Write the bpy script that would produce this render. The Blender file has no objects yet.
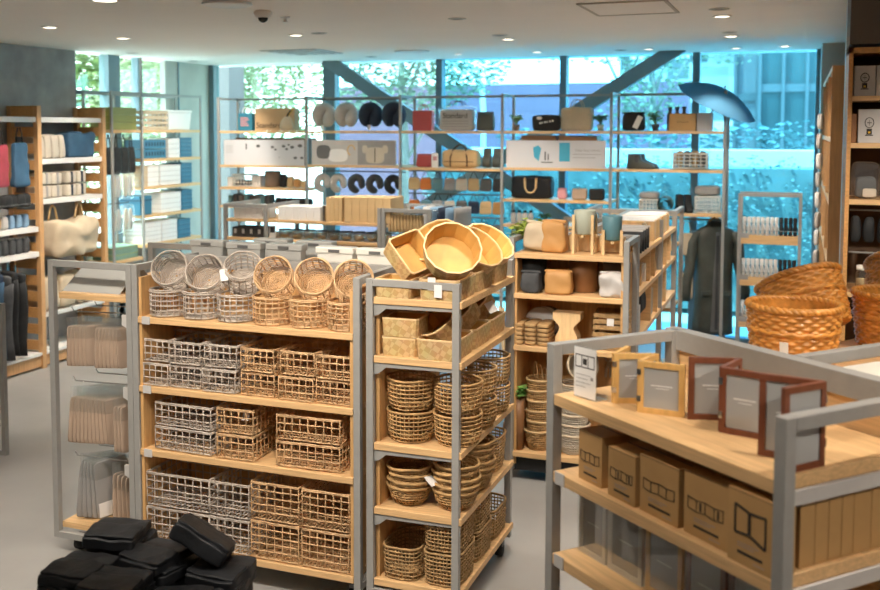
import bpy, bmesh, math, random
from mathutils import Vector, Matrix, noise as mnoise
random.seed(7)
C = bpy.context.scene.collection
PI = math.pi
R = math.radians
sc = bpy.context.scene
# ------------------------------------------------------------------ materials
def mat(name, col, rough=0.6, metal=0.0, var=0.12, scale=6.0, stretch=(1, 1, 1), bump=0.0, bscale=60.0, coat=0.0, trans=None, spec=0.5, detail=3.0):
    m = bpy.data.materials.new(name); m.use_nodes = True
    nt = m.node_tree; b = nt.nodes['Principled BSDF']
    b.inputs['Roughness'].default_value = rough; b.inputs['Metallic'].default_value = metal
    b.inputs['Specular IOR Level'].default_value = spec
    if coat: b.inputs['Coat Weight'].default_value = coat
    tc = nt.nodes.new('ShaderNodeTexCoord'); mp = nt.nodes.new('ShaderNodeMapping')
    mp.inputs['Scale'].default_value = stretch
    nt.links.new(tc.outputs['Object'], mp.inputs['Vector'])
    if var > 0:
        n = nt.nodes.new('ShaderNodeTexNoise'); n.inputs['Scale'].default_value = scale; n.inputs['Detail'].default_value = detail
        r = nt.nodes.new('ShaderNodeValToRGB')
        r.color_ramp.elements[0].position = 0.3; r.color_ramp.elements[1].position = 0.7
        r.color_ramp.elements[0].color = [c * (1 - var) for c in col] + [1]
        r.color_ramp.elements[1].color = [min(1, c * (1 + var)) for c in col] + [1]
        nt.links.new(mp.outputs[0], n.inputs['Vector']); nt.links.new(n.outputs['Fac'], r.inputs['Fac'])
        nt.links.new(r.outputs['Color'], b.inputs['Base Color'])
    else:
        b.inputs['Base Color'].default_value = (*col, 1)
    if bump > 0:
        n2 = nt.nodes.new('ShaderNodeTexNoise'); n2.inputs['Scale'].default_value = bscale
        bp = nt.nodes.new('ShaderNodeBump'); bp.inputs['Strength'].default_value = bump; bp.inputs['Distance'].default_value = 0.004
        nt.links.new(mp.outputs[0], n2.inputs['Vector']); nt.links.new(n2.outputs['Fac'], bp.inputs['Height']); nt.links.new(bp.outputs[0], b.inputs['Normal'])
    return m
def glassy(name, tint, gloss=0.06, haze=0.0, fr=0.5):
    m = bpy.data.materials.new(name); m.use_nodes = True
    nt = m.node_tree; nt.nodes.remove(nt.nodes['Principled BSDF']); out = nt.nodes['Material Output']
    t = nt.nodes.new('ShaderNodeBsdfTransparent'); t.inputs[0].default_value = (*tint, 1)
    g = nt.nodes.new('ShaderNodeBsdfGlossy'); g.inputs['Roughness'].default_value = 0.05; g.inputs[0].default_value = (1, 1, 1, 1)
    mx = nt.nodes.new('ShaderNodeMixShader'); lw = nt.nodes.new('ShaderNodeLayerWeight'); lw.inputs['Blend'].default_value = 0.25
    mt = nt.nodes.new('ShaderNodeMath'); mt.operation = 'MULTIPLY_ADD'; mt.inputs[1].default_value = fr; mt.inputs[2].default_value = gloss
    nt.links.new(lw.outputs['Fresnel'], mt.inputs[0]); nt.links.new(mt.outputs[0], mx.inputs[0])
    nt.links.new(t.outputs[0], mx.inputs[1]); nt.links.new(g.outputs[0], mx.inputs[2])
    last = mx
    if haze:
        d = nt.nodes.new('ShaderNodeBsdfDiffuse'); d.inputs[0].default_value = (.8, .82, .82, 1)
        m2 = nt.nodes.new('ShaderNodeMixShader'); m2.inputs[0].default_value = haze
        nt.links.new(mx.outputs[0], m2.inputs[1]); nt.links.new(d.outputs[0], m2.inputs[2]); last = m2
    nt.links.new(last.outputs[0], out.inputs[0])
    return m
def brickmat(name, c1, c2, mortar, sx, w=0.5, h=0.25, msize=0.02, rough=0.7, axis='XZ', offset=0.5):
    m = bpy.data.materials.new(name); m.use_nodes = True
    nt = m.node_tree; b = nt.nodes['Principled BSDF']; b.inputs['Roughness'].default_value = rough
    tc = nt.nodes.new('ShaderNodeTexCoord'); mp = nt.nodes.new('ShaderNodeMapping')
    if axis == 'XZ': mp.inputs['Rotation'].default_value = (R(-90), 0, 0)
    br = nt.nodes.new('ShaderNodeTexBrick'); br.inputs['Color1'].default_value = (*c1, 1); br.inputs['Color2'].default_value = (*c2, 1)
    br.inputs['Mortar'].default_value = (*mortar, 1); br.inputs['Scale'].default_value = sx; br.inputs['Mortar Size'].default_value = msize
    br.inputs['Brick Width'].default_value = w; br.inputs['Row Height'].default_value = h; br.offset = offset
    nt.links.new(tc.outputs['Object'], mp.inputs[0]); nt.links.new(mp.outputs[0], br.inputs['Vector']); nt.links.new(br.outputs['Color'], b.inputs['Base Color'])
    return m
def weavemat(name, col, col2, scale=40.0, rough=0.6):
    # plaited strips: a diagonal checker of lighter and darker birch bark with soft bumps
    m = bpy.data.materials.new(name); m.use_nodes = True
    nt = m.node_tree; b = nt.nodes['Principled BSDF']; b.inputs['Roughness'].default_value = rough
    tc = nt.nodes.new('ShaderNodeTexCoord'); mp = nt.nodes.new('ShaderNodeMapping'); mp.inputs['Rotation'].default_value = (R(45), R(45), R(45))
    ck = nt.nodes.new('ShaderNodeTexChecker'); ck.inputs['Scale'].default_value = scale
    ck.inputs['Color1'].default_value = (*col, 1); ck.inputs['Color2'].default_value = (*col2, 1)
    n = nt.nodes.new('ShaderNodeTexNoise'); n.inputs['Scale'].default_value = 14
    mx = nt.nodes.new('ShaderNodeMix'); mx.data_type = 'RGBA'; mx.blend_type = 'MULTIPLY'; mx.inputs[0].default_value = 0.35
    nt.links.new(tc.outputs['Object'], mp.inputs[0]); nt.links.new(mp.outputs[0], ck.inputs['Vector']); nt.links.new(tc.outputs['Object'], n.inputs['Vector'])
    nt.links.new(ck.outputs['Color'], mx.inputs[6]); nt.links.new(n.outputs['Color'], mx.inputs[7]); nt.links.new(mx.outputs[2], b.inputs['Base Color'])
    bp = nt.nodes.new('ShaderNodeBump'); bp.inputs['Strength'].default_value = 0.9; bp.inputs['Distance'].default_value = 0.006
    nt.links.new(ck.outputs['Fac'], bp.inputs['Height']); nt.links.new(bp.outputs[0], b.inputs['Normal'])
    return m
def emis(name, col, s):
    m = bpy.data.materials.new(name); m.use_nodes = True; b = m.node_tree.nodes['Principled BSDF']
    b.inputs['Base Color'].default_value = (*col, 1); b.inputs['Emission Color'].default_value = (*col, 1); b.inputs['Emission Strength'].default_value = s
    return m
M = {}
M['wood'] = mat('pine_plywood', (.66, .42, .20), .5, var=.16, scale=5, stretch=(1.2, 14, 30), detail=5)
M['woodv'] = mat('pine_plywood_upright', (.60, .35, .14), .5, var=.16, scale=5, stretch=(14, 14, 1.2), detail=5)
M['wooda'] = mat('amber_timber', (.56, .29, .10), .5, var=.18, scale=5, stretch=(10, 1.2, 20), detail=5)
M['woodp'] = mat('timber_post', (.60, .34, .15), .5, var=.12, scale=5, stretch=(14, 14, 1.2), detail=5)
M['woodl'] = mat('pale_wood', (.72, .50, .26), .5, var=.12, scale=6, stretch=(10, 10, 1.5))
M['woodn'] = mat('natural_frame_wood', (.70, .42, .14), .45, var=.1, scale=6, stretch=(10, 10, 2))
M['woodb'] = mat('walnut_frame_wood', (.19, .060, .028), .4, var=.15, scale=6, stretch=(10, 10, 2))
M['metal'] = mat('grey_powder_coat', (.30, .295, .28), .42, var=.04, scale=30)
M['metald'] = mat('dark_grey_metal', (.10, .10, .10), .45, var=.05)
M['steel'] = mat('bright_steel', (.6, .6, .6), .25, 1.0, var=0)
M['rg'] = mat('grey_rattan', (.46, .40, .34), .65, var=.22, scale=25)
M['rt'] = mat('tan_rattan', (.58, .37, .19), .6, var=.22, scale=25)
M['sg'] = mat('seagrass', (.47, .285, .115), .7, var=.28, scale=30)
M['sg2'] = mat('brown_seagrass', (.38, .235, .10), .75, var=.25, scale=30)
M['birch'] = weavemat('plaited_birch_bark', (.72, .50, .24), (.60, .38, .16))
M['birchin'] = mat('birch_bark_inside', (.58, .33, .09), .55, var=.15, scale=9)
M['birchrim'] = mat('birch_bark_rim', (.76, .54, .28), .55, var=.12, scale=20)
M['wicker'] = mat('amber_wicker', (.62, .27, .055), .3, var=.3, scale=30, spec=.6)
M['black'] = mat('black_fabric', (.012, .013, .014), .75, var=.3, scale=20, bump=.2)
M['blacks'] = mat('black_nylon', (.008, .009, .011), .5, var=.3, scale=8, bump=.5, bscale=40, spec=.35)
M['char'] = mat('charcoal_fabric', (.05, .052, .055), .8, var=.2, scale=20)
M['dgrey'] = mat('dark_grey_fabric', (.12, .12, .12), .8, var=.15)
M['grey'] = mat('mid_grey_fabric', (.30, .29, .28), .8, var=.1)
M['lgrey'] = mat('light_grey_fabric', (.52, .50, .48), .85, var=.08, bump=.15)
M['navy'] = mat('navy_fabric', (.015, .028, .055), .8, var=.2)
M['blue'] = mat('blue_plastic', (.03, .15, .25), .45, var=.06)
M['bluef'] = mat('blue_fabric', (.03, .085, .15), .75, var=.2, bump=.2)
M['teal'] = mat('teal_glaze', (.10, .22, .26), .4, var=.05)
M['tealp'] = mat('teal_paper', (.02, .17, .26), .6, var=.05)
M['sage'] = mat('sage_glaze', (.40, .43, .35), .45, var=.05)
M['red'] = mat('red_fabric', (.34, .05, .07), .75, var=.15)
M['redp'] = mat('red_paper', (.40, .06, .06), .6, var=.06)
M['pink'] = mat('pink_fabric', (.6, .3, .33), .7, var=.1)
M['orange'] = mat('orange_fabric', (.60, .17, .03), .7, var=.12)
M['tan'] = mat('tan_leather_paper', (.50, .26, .085), .6, var=.15, bump=.25, bscale=18)
M['tanl'] = mat('tan_canvas', (.58, .40, .20), .8, var=.1, bump=.15)
M['beige'] = mat('beige_canvas', (.54, .44, .31), .85, var=.1, bump=.2, bscale=20)
M['cream'] = mat('cream_canvas', (.54, .48, .39), .85, var=.08, bump=.15)
M['brown'] = mat('brown_leather', (.26, .12, .045), .5, var=.15)
M['dbrown'] = mat('dark_brown_board', (.10, .055, .028), .6, var=.15)
M['taupe'] = mat('taupe_board', (.42, .31, .23), .75, var=.1)
M['white'] = mat('white_board', (.78, .77, .75), .5, var=.02)
M['signw'] = mat('pale_grey_sign_board', (.56, .56, .58), .6, var=.02)
M['whites'] = mat('white_shelf_laminate', (.74, .72, .68), .5, var=.03)
M['offw'] = mat('off_white_plastic', (.66, .64, .58), .45, var=.02)
M['gplast'] = mat('warm_grey_plastic', (.36, .36, .34), .45, var=.03)
M['felt'] = mat('black_felt', (.03, .033, .035), .9, var=.2)
M['gpot'] = mat('brown_grey_pot', (.17, .13, .10), .8, var=.12)
M['kraft'] = mat('kraft_card', (.47, .275, .105), .75, var=.07, scale=12)
M['kraftd'] = mat('kraft_paper', (.52, .35, .19), .75, var=.06, scale=9)
M['ink'] = mat('printed_ink', (.025, .02, .018), .7, var=0)
M['inkg'] = mat('grey_print', (.30, .29, .28), .7, var=0)
M['inkw'] = mat('white_print', (.8, .8, .78), .7, var=0)
M['photo'] = mat('grey_insert_card', (.40, .40, .39), .22, var=.03, spec=.6)
M['tag'] = mat('white_paper_tag', (.78, .77, .75), .6, var=.02)
M['green'] = mat('leaf_green', (.14, .30, .06), .5, var=.35, scale=12)
M['greeny'] = mat('yellow_green_leaf', (.34, .42, .07), .5, var=.3, scale=12)
M['greend'] = mat('dark_leaf_green', (.05, .14, .05), .5, var=.3)
M['pampas'] = mat('dried_grass', (.50, .38, .22), .8, var=.2)
M['olive'] = mat('olive_plastic', (.30, .33, .10), .5, var=.06)
M['greenb'] = mat('green_grey_box', (.17, .28, .21), .5, var=.06)
M['mat_green'] = mat('moss_green_felt', (.11, .13, .08), .85, var=.2)
M['coat'] = mat('olive_black_waxed_cloth', (.060, .066, .056), .55, var=.2, scale=8, bump=.4, bscale=14)
M['umb'] = mat('steel_blue_nylon', (.055, .15, .22), .85, var=.06, spec=.2)
M['clear'] = glassy('clear_polybag', (.96, .97, .97), .04, .03, .2)
M['acryl'] = glassy('clear_acrylic', (.95, .97, .97), .06, .03)
M['jar'] = glassy('glass_jar', (.93, .95, .94), .12, .02)
M['yellow'] = mat('yellow_plastic', (.75, .45, .02), .5, var=.05)
M['lblue'] = mat('denim_blue_cloth', (.20, .33, .47), .8, var=.15)
def cloth_thin(name, c, t):
    m = bpy.data.materials.new(name); m.use_nodes = True; nt = m.node_tree; nt.nodes.remove(nt.nodes['Principled BSDF']); out = nt.nodes['Material Output']
    d = nt.nodes.new('ShaderNodeBsdfDiffuse'); d.inputs[0].default_value = (*c, 1); tr = nt.nodes.new('ShaderNodeBsdfTranslucent'); tr.inputs[0].default_value = (*t, 1)
    a = nt.nodes.new('ShaderNodeAddShader'); nt.links.new(d.outputs[0], a.inputs[0]); nt.links.new(tr.outputs[0], a.inputs[1]); nt.links.new(a.outputs[0], out.inputs[0]); return m
M['umb'] = cloth_thin('steel_blue_thin_nylon', (.06, .15, .22), (.11, .27, .38))
M['print_blue'] = mat('print_blue', (.05, .35, .5), .5, var=.1)
# ------------------------------------------------------------------ mesh builder
class MB:
    def __init__(s): s.v = []; s.f = []; s.s = []
    def add(s, vs, fs, smooth=False, X=None):
        b = len(s.v)
        s.v += [tuple(X @ Vector(p)) for p in vs] if X is not None else [tuple(p) for p in vs]
        s.f += [tuple(i + b for i in f) for f in fs]; s.s += [smooth] * len(fs)
        return s
    def box(s, x0, x1, y0, y1, z0, z1, X=None):
        v = [(x0, y0, z0), (x1, y0, z0), (x1, y1, z0), (x0, y1, z0), (x0, y0, z1), (x1, y0, z1), (x1, y1, z1), (x0, y1, z1)]
        return s.add(v, [(3, 2, 1, 0), (4, 5, 6, 7), (0, 1, 5, 4), (1, 2, 6, 5), (2, 3, 7, 6), (3, 0, 4, 7)], False, X)
    def hexa(s, b, t, X=None):   # two quads of points, bottom and top
        return s.add(list(b) + list(t), [(3, 2, 1, 0), (4, 5, 6, 7), (0, 1, 5, 4), (1, 2, 6, 5), (2, 3, 7, 6), (3, 0, 4, 7)], False, X)
    def tube(s, pts, r, n=6, closed=False, X=None, smooth=True):
        P = [Vector(p) for p in pts]; k = len(P); rs = r if isinstance(r, (list, tuple)) else [r] * k
        vs = []; up = None
        for i in range(k):
            if closed: t = P[(i + 1) % k] - P[i - 1]
            else: t = P[min(i + 1, k - 1)] - P[max(i - 1, 0)]
            if t.length < 1e-9: t = Vector((0, 0, 1))
            t.normalize()
            if up is None:
                a = Vector((0, 0, 1)) if abs(t.z) < .9 else Vector((1, 0, 0)); up = (a - t * a.dot(t)).normalized()
            else:
                up = up - t * up.dot(t)
                up = up.normalized() if up.length > 1e-6 else t.orthogonal().normalized()
            w = t.cross(up)
            for j in range(n):
                a = 2 * PI * j / n + PI / n
                vs.append(P[i] + (up * math.cos(a) + w * math.sin(a)) * rs[i])
        fs = []
        for i in range(k if closed else k - 1):
            for j in range(n):
                a = i * n + j; b = i * n + (j + 1) % n; c = ((i + 1) % k) * n + (j + 1) % n; d = ((i + 1) % k) * n + j
                fs.append((a, b, c, d))
        if not closed: fs += [tuple(range(n))[::-1], tuple(range((k - 1) * n, k * n))]
        return s.add(vs, fs, smooth, X)
    def lathe(s, prof, n=32, X=None, smooth=True, sx=1.0, sy=1.0, fn=None, top=True):
        vs = []
        for i, (r, z) in enumerate(prof):
            for j in range(n):
                a = 2 * PI * j / n; q = (r * math.cos(a) * sx, r * math.sin(a) * sy, z)
                vs.append(fn(q, i, a) if fn else q)
        fs = [(i * n + j, i * n + (j + 1) % n, (i + 1) * n + (j + 1) % n, (i + 1) * n + j) for i in range(len(prof) - 1) for j in range(n)]
        if prof[0][0] > 1e-5: fs.append(tuple(range(n))[::-1])
        if top and prof[-1][0] > 1e-5: fs.append(tuple(range((len(prof) - 1) * n, len(prof) * n)))
        return s.add(vs, fs, smooth, X)
    def prism(s, poly, d, X=None, smooth=False):   # poly in xz, extruded along y from 0 to d
        n = len(poly); vs = [(x, 0, z) for x, z in poly] + [(x, d, z) for x, z in poly]
        fs = [tuple(range(n)), tuple(range(2 * n - 1, n - 1, -1))] + [(i, i + n, (i + 1) % n + n, (i + 1) % n) for i in range(n)]
        return s.add(vs, fs, smooth, X)
    def soft(s, w, d, h, k=6, n=8, noi=.0, ns=8.0, taper=1.0, seed=0, X=None, flat=True, sag=0.0):
        """a soft box: superquadric with noise; base at z = 0, centred in x and y"""
        vs = []; fs = []; idx = {}
        def pt(a, b, c):
            key = (round(a, 4), round(b, 4), round(c, 4))
            if key in idx: return idx[key]
            q = (abs(a) ** k + abs(b) ** k + abs(c) ** k) ** (1 / k); x, y, z = a / q, b / q, c / q
            zz = (z + 1) / 2; tp = 1 + (taper - 1) * zz
            p = Vector((x * w / 2 * tp, y * d / 2 * tp, zz * h))
            if noi:
                o = mnoise.noise_vector(p * ns + Vector((seed * 3.1, seed * 1.7, seed))) * noi
                if flat and zz < .03: o.z = 0
                p += o
            if sag: p.z -= sag * (1 - abs(x)) * zz
            if flat: p.z = max(p.z, 0)
            idx[key] = len(vs); vs.append(p); return idx[key]
        g = [-1 + 2 * i / n for i in range(n + 1)]
        for ax in range(3):
            for sg in (-1, 1):
                for i in range(n):
                    for j in range(n):
                        def q(a, b):
                            c = [0, 0, 0]; c[ax] = sg; c[(ax + 1) % 3] = a; c[(ax + 2) % 3] = b; return pt(*c)
                        f = [q(g[i], g[j]), q(g[i + 1], g[j]), q(g[i + 1], g[j + 1]), q(g[i], g[j + 1])]
                        fs.append(tuple(f if sg > 0 else f[::-1]))
        return s.add(vs, fs, True, X)
    def mesh(s, name):
        me = bpy.data.meshes.new(name); me.from_pydata(s.v, [], s.f); me.update()
        me.polygons.foreach_set('use_smooth', s.s); return me
    def build(s, name, m, parent=None, loc=(0, 0, 0), rot=(0, 0, 0), bev=0.0):
        me = s.mesh(name); o = bpy.data.objects.new(name, me); C.objects.link(o)
        me.materials.append(M[m] if isinstance(m, str) else m)
        o.location = loc; o.rotation_euler = rot
        if parent is not None: o.parent = parent
        if bev:
            b = o.modifiers.new('bevel', 'BEVEL'); b.width = bev; b.segments = 2; b.limit_method = 'ANGLE'; b.angle_limit = R(50)
        return o
def TR(x=0, y=0, z=0, rx=0, ry=0, rz=0):
    return Matrix.Translation((x, y, z)) @ Matrix.Rotation(rz, 4, 'Z') @ Matrix.Rotation(ry, 4, 'Y') @ Matrix.Rotation(rx, 4, 'X')
def tag(o, label, cat, group=None):
    o['label'] = label; o['category'] = cat
    if group: o['group'] = group
    return o
def thing(name, label, cat, loc=(0, 0, 0), rz=0.0, group=None):
    o = bpy.data.objects.new(name, None); C.objects.link(o); o.empty_display_size = .05
    o.location = loc; o.rotation_euler = (0, 0, rz)
    return tag(o, label, cat, group)
def struct(o): o['kind'] = 'structure'; return o
def dup(o, loc, rot, label, group=None):
    r = o.copy(); C.objects.link(r); r.location = loc; r.rotation_euler = rot if isinstance(rot, (tuple, list)) else (0, 0, rot)
    r['label'] = label
    if group: r['group'] = group
    for ch in list(o.children):
        c = ch.copy(); C.objects.link(c); c.parent = r
        for g in list(ch.children):
            d = g.copy(); C.objects.link(d); d.parent = c
    return r
class Kind:
    """one prototype of a kind: the first call to put() moves it, every later call copies it with its parts"""
    def __init__(s, o): s.o = o; s.used = False
    def put(s, loc, rot, label, group=None):
        if not s.used:
            s.used = True; o = s.o; o.location = loc; o.rotation_euler = rot if isinstance(rot, (tuple, list)) else (0, 0, rot)
            o['label'] = label
            if group: o['group'] = group
            return o
        return dup(s.o, loc, rot, label, group)
def text(name, body, size, m, parent, loc, rot=(PI / 2, 0, 0), ext=.0006, align='CENTER', sx=1.0):
    cu = bpy.data.curves.new(name, 'FONT'); cu.body = body; cu.size = size; cu.extrude = ext; cu.align_x = align; cu.align_y = 'CENTER'
    cu.materials.append(M[m]); q = bpy.data.objects.new('text_curve', cu); C.objects.link(q); dg = bpy.context.evaluated_depsgraph_get(); dg.update()
    me = bpy.data.meshes.new_from_object(q.evaluated_get(dg)); bpy.data.objects.remove(q); me.name = name
    o = bpy.data.objects.new(name, me); C.objects.link(o); o.parent = parent; o.location = loc; o.rotation_euler = rot; o.scale = (sx, 1, 1)
    return o
ORD = ['first', 'second', 'third', 'fourth', 'fifth', 'sixth', 'seventh', 'eighth', 'ninth', 'tenth', 'eleventh', 'twelfth']
def nth(i, n, a='from the left'):
    if n == 1: return 'only'
    if a == 'from the left':
        return 'leftmost' if i == 0 else ('rightmost' if i == n - 1 else ORD[i] + ' from left')
    if a == 'up': return 'bottom' if i == 0 else ('top' if i == n - 1 else ORD[i] + ' from bottom')
    if a == 'back': return 'nearest' if i == 0 else ('farthest' if i == n - 1 else ORD[i] + ' from front')
# ------------------------------------------------------------------ camera, view
CAMZ = 2.15
cam = bpy.data.cameras.new('camera'); camo = bpy.data.objects.new('camera', cam); C.objects.link(camo)
camo.location = (0, 0, CAMZ); camo.rotation_euler = (R(90 - 3.99), 0, R(21.56))
cam.sensor_width = 36; cam.lens = 1012 / 880 * 36; cam.shift_x = 40 / 880; cam.shift_y = -95 / 880
cam.dof.use_dof = True; cam.dof.focus_distance = 4.6; cam.dof.aperture_fstop = 2.8
cam.clip_start = .05; cam.clip_end = 200
sc.camera = camo
sc.view_settings.view_transform = 'Standard'; sc.view_settings.look = 'None'; sc.view_settings.gamma = 1; sc.view_settings.use_curve_mapping = False
sc.view_settings.exposure = 0.28
sc.cycles.use_denoising = True; sc.cycles.max_bounces = 10; sc.cycles.diffuse_bounces = 8; sc.cycles.transparent_max_bounces = 24
sc.cycles.sample_clamp_indirect = 10.0
# ------------------------------------------------------------------ room shell
CEIL = 2.92; GL = 10.6; WL = -6.65
def surf(name, m, *a, **k):
    return struct(MB().box(*a).build(name, m))
mfloor = mat('polished_concrete_floor', (.30, .29, .275), .40, var=.13, scale=1.3, bump=.05, bscale=9, detail=8)
mceil = mat('warm_white_ceiling_paint', (.90, .85, .79), .85, var=.015, scale=1.5)
mwall = mat('grey_concrete_wallpaper', (.31, .315, .32), .8, var=.22, scale=4, detail=8, bump=.1)
mwalld = mat('dark_taupe_wall', (.12, .10, .085), .85, var=.1, scale=4)
mcol = mat('grey_green_column_panel', (.46, .46, .42), .7, var=.08, scale=3)
mmull = mat('dark_window_frame', (.13, .20, .24), .5, var=.05)
mmull2 = mat('grey_blue_steel_brace', (.17, .26, .31), .5, var=.06)
surf('floor', mfloor, WL - .2, 4.2, -3, GL, -.08, 0)
surf('ceiling', mceil, WL - .2, 4.2, -3, GL + .35, CEIL, CEIL + .2)
surf('wall_left', mwall, WL - .2, WL, -3, 8.14, 0, CEIL)
surf('wall_back', mwall, WL - .2, 4.2, -3.1, -3, 0, CEIL)
surf('wall_right', mwalld, .44, .60, 6.82, GL, 0, CEIL)
mpaint = mat('white_paint_blue_cast', (.50, .54, .56), .55, var=.03)  # blue window light on a white wall, put into its colour
surf('trim_glass_end', mcol, .16, .44, 9.9, GL + .1, 0, CEIL)
surf('wall_far_right', mwalld, 3.0, 3.2, -3, 6.62, 0, CEIL)
surf('wall_right_return', mpaint, .24, 3.2, 6.62, 6.8, 0, CEIL)
surf('column_corner', mcol, WL - .07, WL + .0, 9.66, GL + .05, 0, CEIL)
surf('trim_corner_joint', mmull2, WL, WL + .012, 9.90, 9.92, 0, CEIL)
surf('trim_bulkhead', mwalld, .24, 3.0, 6.16, 6.62, 2.62, CEIL)
GP = [glassy('green_white_glass', (.74, .94, .90), .03, 0, .2), glassy('pale_blue_glass', (.60, .91, .96), .03, 0, .2)] + [glassy('blue_tinted_glass', (.44, .87, 1.0), .03, 0, .2)] * 3
M['glassl'] = glassy('green_tinted_glass', (.86, .97, .91), .02, 0, .08)
# front glazing: four panes between mullions, each pane its own window
xs = [-6.62, -5.05, -3.715, -2.335, -.987, .16]
for i in range(5):
    w = struct(MB().box(xs[i] + .03, xs[i + 1] - .03, GL + .02, GL + .035, .06, CEIL + .02).build('window_%d' % (i + 1), GP[i]))
    fr = MB()
    ww = .075 if i == 1 else .035
    fr.box(xs[i] - ww, xs[i] + ww, GL - .04, GL + .09, 0, CEIL)
    if i == 4: fr.box(xs[5] - .035, xs[5] + .0, GL - .04, GL + .09, 0, CEIL)
    fr.box(xs[i], xs[i + 1], GL - .03, GL + .08, 0, .06)
    fr.build('window_frame', mmull, w)
# left wall glazing behind the second wall rack
for i, (a, b) in enumerate(((8.14, 8.66), (8.84, 9.20), (9.20, 9.66))):
    w = struct(MB().box(WL - .06, WL - .045, a, b, .9, CEIL).build('window_%d' % (i + 6), 'glassl'))
    fr = MB().box(WL - .1, WL - .01, a - .025, a + .02, .9, CEIL).box(WL - .1, WL - .01, a, b, 2.50, 2.54).box(WL - .1, WL - .01, a, b, .86, .9)
    if i == 1: fr.box(WL - .12, WL + .0, a - .18, a, .0, CEIL)
    fr.build('window_frame', mmull2 if i else mmull, w)
surf('wall_left_under_window', mwall, WL - .2, WL, 8.14, 9.66, 0, .86)
# the two crossing steel braces inside the glass
def brace(name, p, q):
    a, b = Vector(p), Vector(q); d = (b - a); L = d.length; ang = math.atan2(d.z, d.x)
    o = MB().box(0, L, -.05, .05, -.068, .068).build(name, mmull2, None, p, (0, -ang, 0)); return struct(o)
brace('trim_brace_falling', (-5.02, GL - .18, CEIL + .02), (-1.6, GL - .18, .80))
brace('trim_brace_rising', (-4.6, GL - .30, .80), (-1.1, GL - .30, CEIL + .05))
# ------------------------------------------------------------------ ceiling fittings
def lamp_fit(x, y, r, label, on=True):
    t = thing('ceiling_downlight', label, 'ceiling light', (x, y, CEIL), 0, 'recessed ceiling lights')
    MB().lathe([(r * 1.15, -.001), (r * 1.18, -.006), (r * .98, -.008), (r * .95, -.002)], 28).build('trim_ring', 'whites', t)
    MB().lathe([(r * .93, -.0015), (r * .9, -.004), (0, -.004)], 24).build('lamp_lens', emis('lamp_glow', (1, .86, .68), 6.0) if on else M['metald'], t)
    return t
FIT = []
for x, y, r, on, lab in [
    (-5.277, 6.185, .055, 1, 'recessed white ceiling light nearest the grey wall, over the hanging trousers'),
    (-3.876, 5.025, .075, 1, 'recessed ceiling light cut by the top edge, left of the big round ceiling cover'),
    (-5.337, 7.15, .055, 1, 'lit recessed ceiling light in front of the left wall windows'),
    (-6.297, 8.577, .055, 0, 'dark recessed ceiling light close to the left wall windows'),
    (-6.391, 9.826, .05, 0, 'small dark recessed light above the grey corner column'),
    (-3.854, 7.443, .055, 1, 'lit recessed ceiling light beside a dark one, in front of the ceiling vent'),
    (-3.604, 7.357, .055, 0, 'dark recessed ceiling light just right of its lit neighbour before the vent'),
    (-4.247, 9.915, .055, 0, 'dark recessed light at the window side, above the navy neck pillows'),
    (-2.243, 6.755, .055, 0, 'dark recessed ceiling light alone near the middle of the ceiling'),
    (-2.305, 8.055, .055, 0, 'dark recessed ceiling light of the middle pair'),
    (-2.342, 8.435, .055, 1, 'lit recessed ceiling light of the middle pair'),
    (-3.28, 9.915, .045, 1, 'small lit recessed light at the window, above the clear Standard tote'),
    (-2.464, 9.949, .05, 1, 'small lit recessed light at the window, above the black zip pouch'),
    (-1.644, 9.999, .05, 0, 'small dark recessed light above the rising steel brace'),
    (-.507, 6.842, .055, 0, 'dark recessed light, the front one of the pair beside the access panel'),
    (-.518, 7.269, .055, 1, 'lit recessed light, the rear one of the pair beside the access panel'),
    (-.549, 8.475, .055, 0, 'dark recessed light of the second pair behind the access panel'),
    (-.556, 8.842, .055, 1, 'lit recessed light of the second pair behind the access panel'),
    (-.591, 10.155, .05, 1, 'lit recessed light at the window right above the open umbrella'),
    (-.156, 10.079, .05, 1, 'lit recessed light at the window in front of the glass tower'),
    (-1.383, 9.971, .05, 1, 'lit recessed light at the window where the rising brace meets the ceiling')]:
    lamp_fit(x, y, r, lab, on)
t = thing('ceiling_speaker_cover', 'big round white ceiling cover at the top edge of the ceiling', 'ceiling cover', (-3.275, 5.417, CEIL))
MB().lathe([(.15, -.001), (.155, -.012), (.13, -.02), (0, -.022)], 40).build('cover_disc', 'white', t)
t = thing('ceiling_speaker_cover', 'flat round white ceiling cover between the vent and the window', 'ceiling cover', (-3.576, 9.371, CEIL))
MB().lathe([(.17, -.001), (.175, -.008), (.15, -.012), (0, -.013)], 40).build('cover_disc', 'whites', t)
t = thing('ceiling_camera', 'small white dome camera under the ceiling beside the big round cover', 'camera', (-3.277, 5.866, CEIL))
MB().lathe([(.05, 0), (.062, -.012), (.052, -.035), (.04, -.045)], 28).build('housing', 'white', t)
MB().lathe([(.034, -.044), (.028, -.062), (.012, -.074), (0, -.077)], 20).build('camera_dome', 'black', t)
t = thing('ceiling_sprinkler', 'tiny white sprinkler on the ceiling behind the dome camera', 'sprinkler', (-3.31, 6.232, CEIL))
MB().lathe([(.035, 0), (.036, -.006), (.012, -.008), (.01, -.03), (.02, -.032), (.02, -.035), (0, -.036)], 16).build('nozzle', 'white', t)
t = thing('ceiling_vent', 'square ceiling air vent with sloped louvres above the neck pillows', 'vent', (-4.641, 9.089, CEIL))
mb = MB()
for i in range(4):
    a = .30 - i * .065; z = -.004 - i * .006
    for (u0, u1, w0, w1) in ((-a, a, -a, -a + .03), (-a, a, a - .03, a), (-a, -a + .03, -a, a), (a - .03, a, -a, a)): mb.box(u0, u1, w0, w1, z - .004, z)
mb.build('louvre', 'whites', t)
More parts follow.
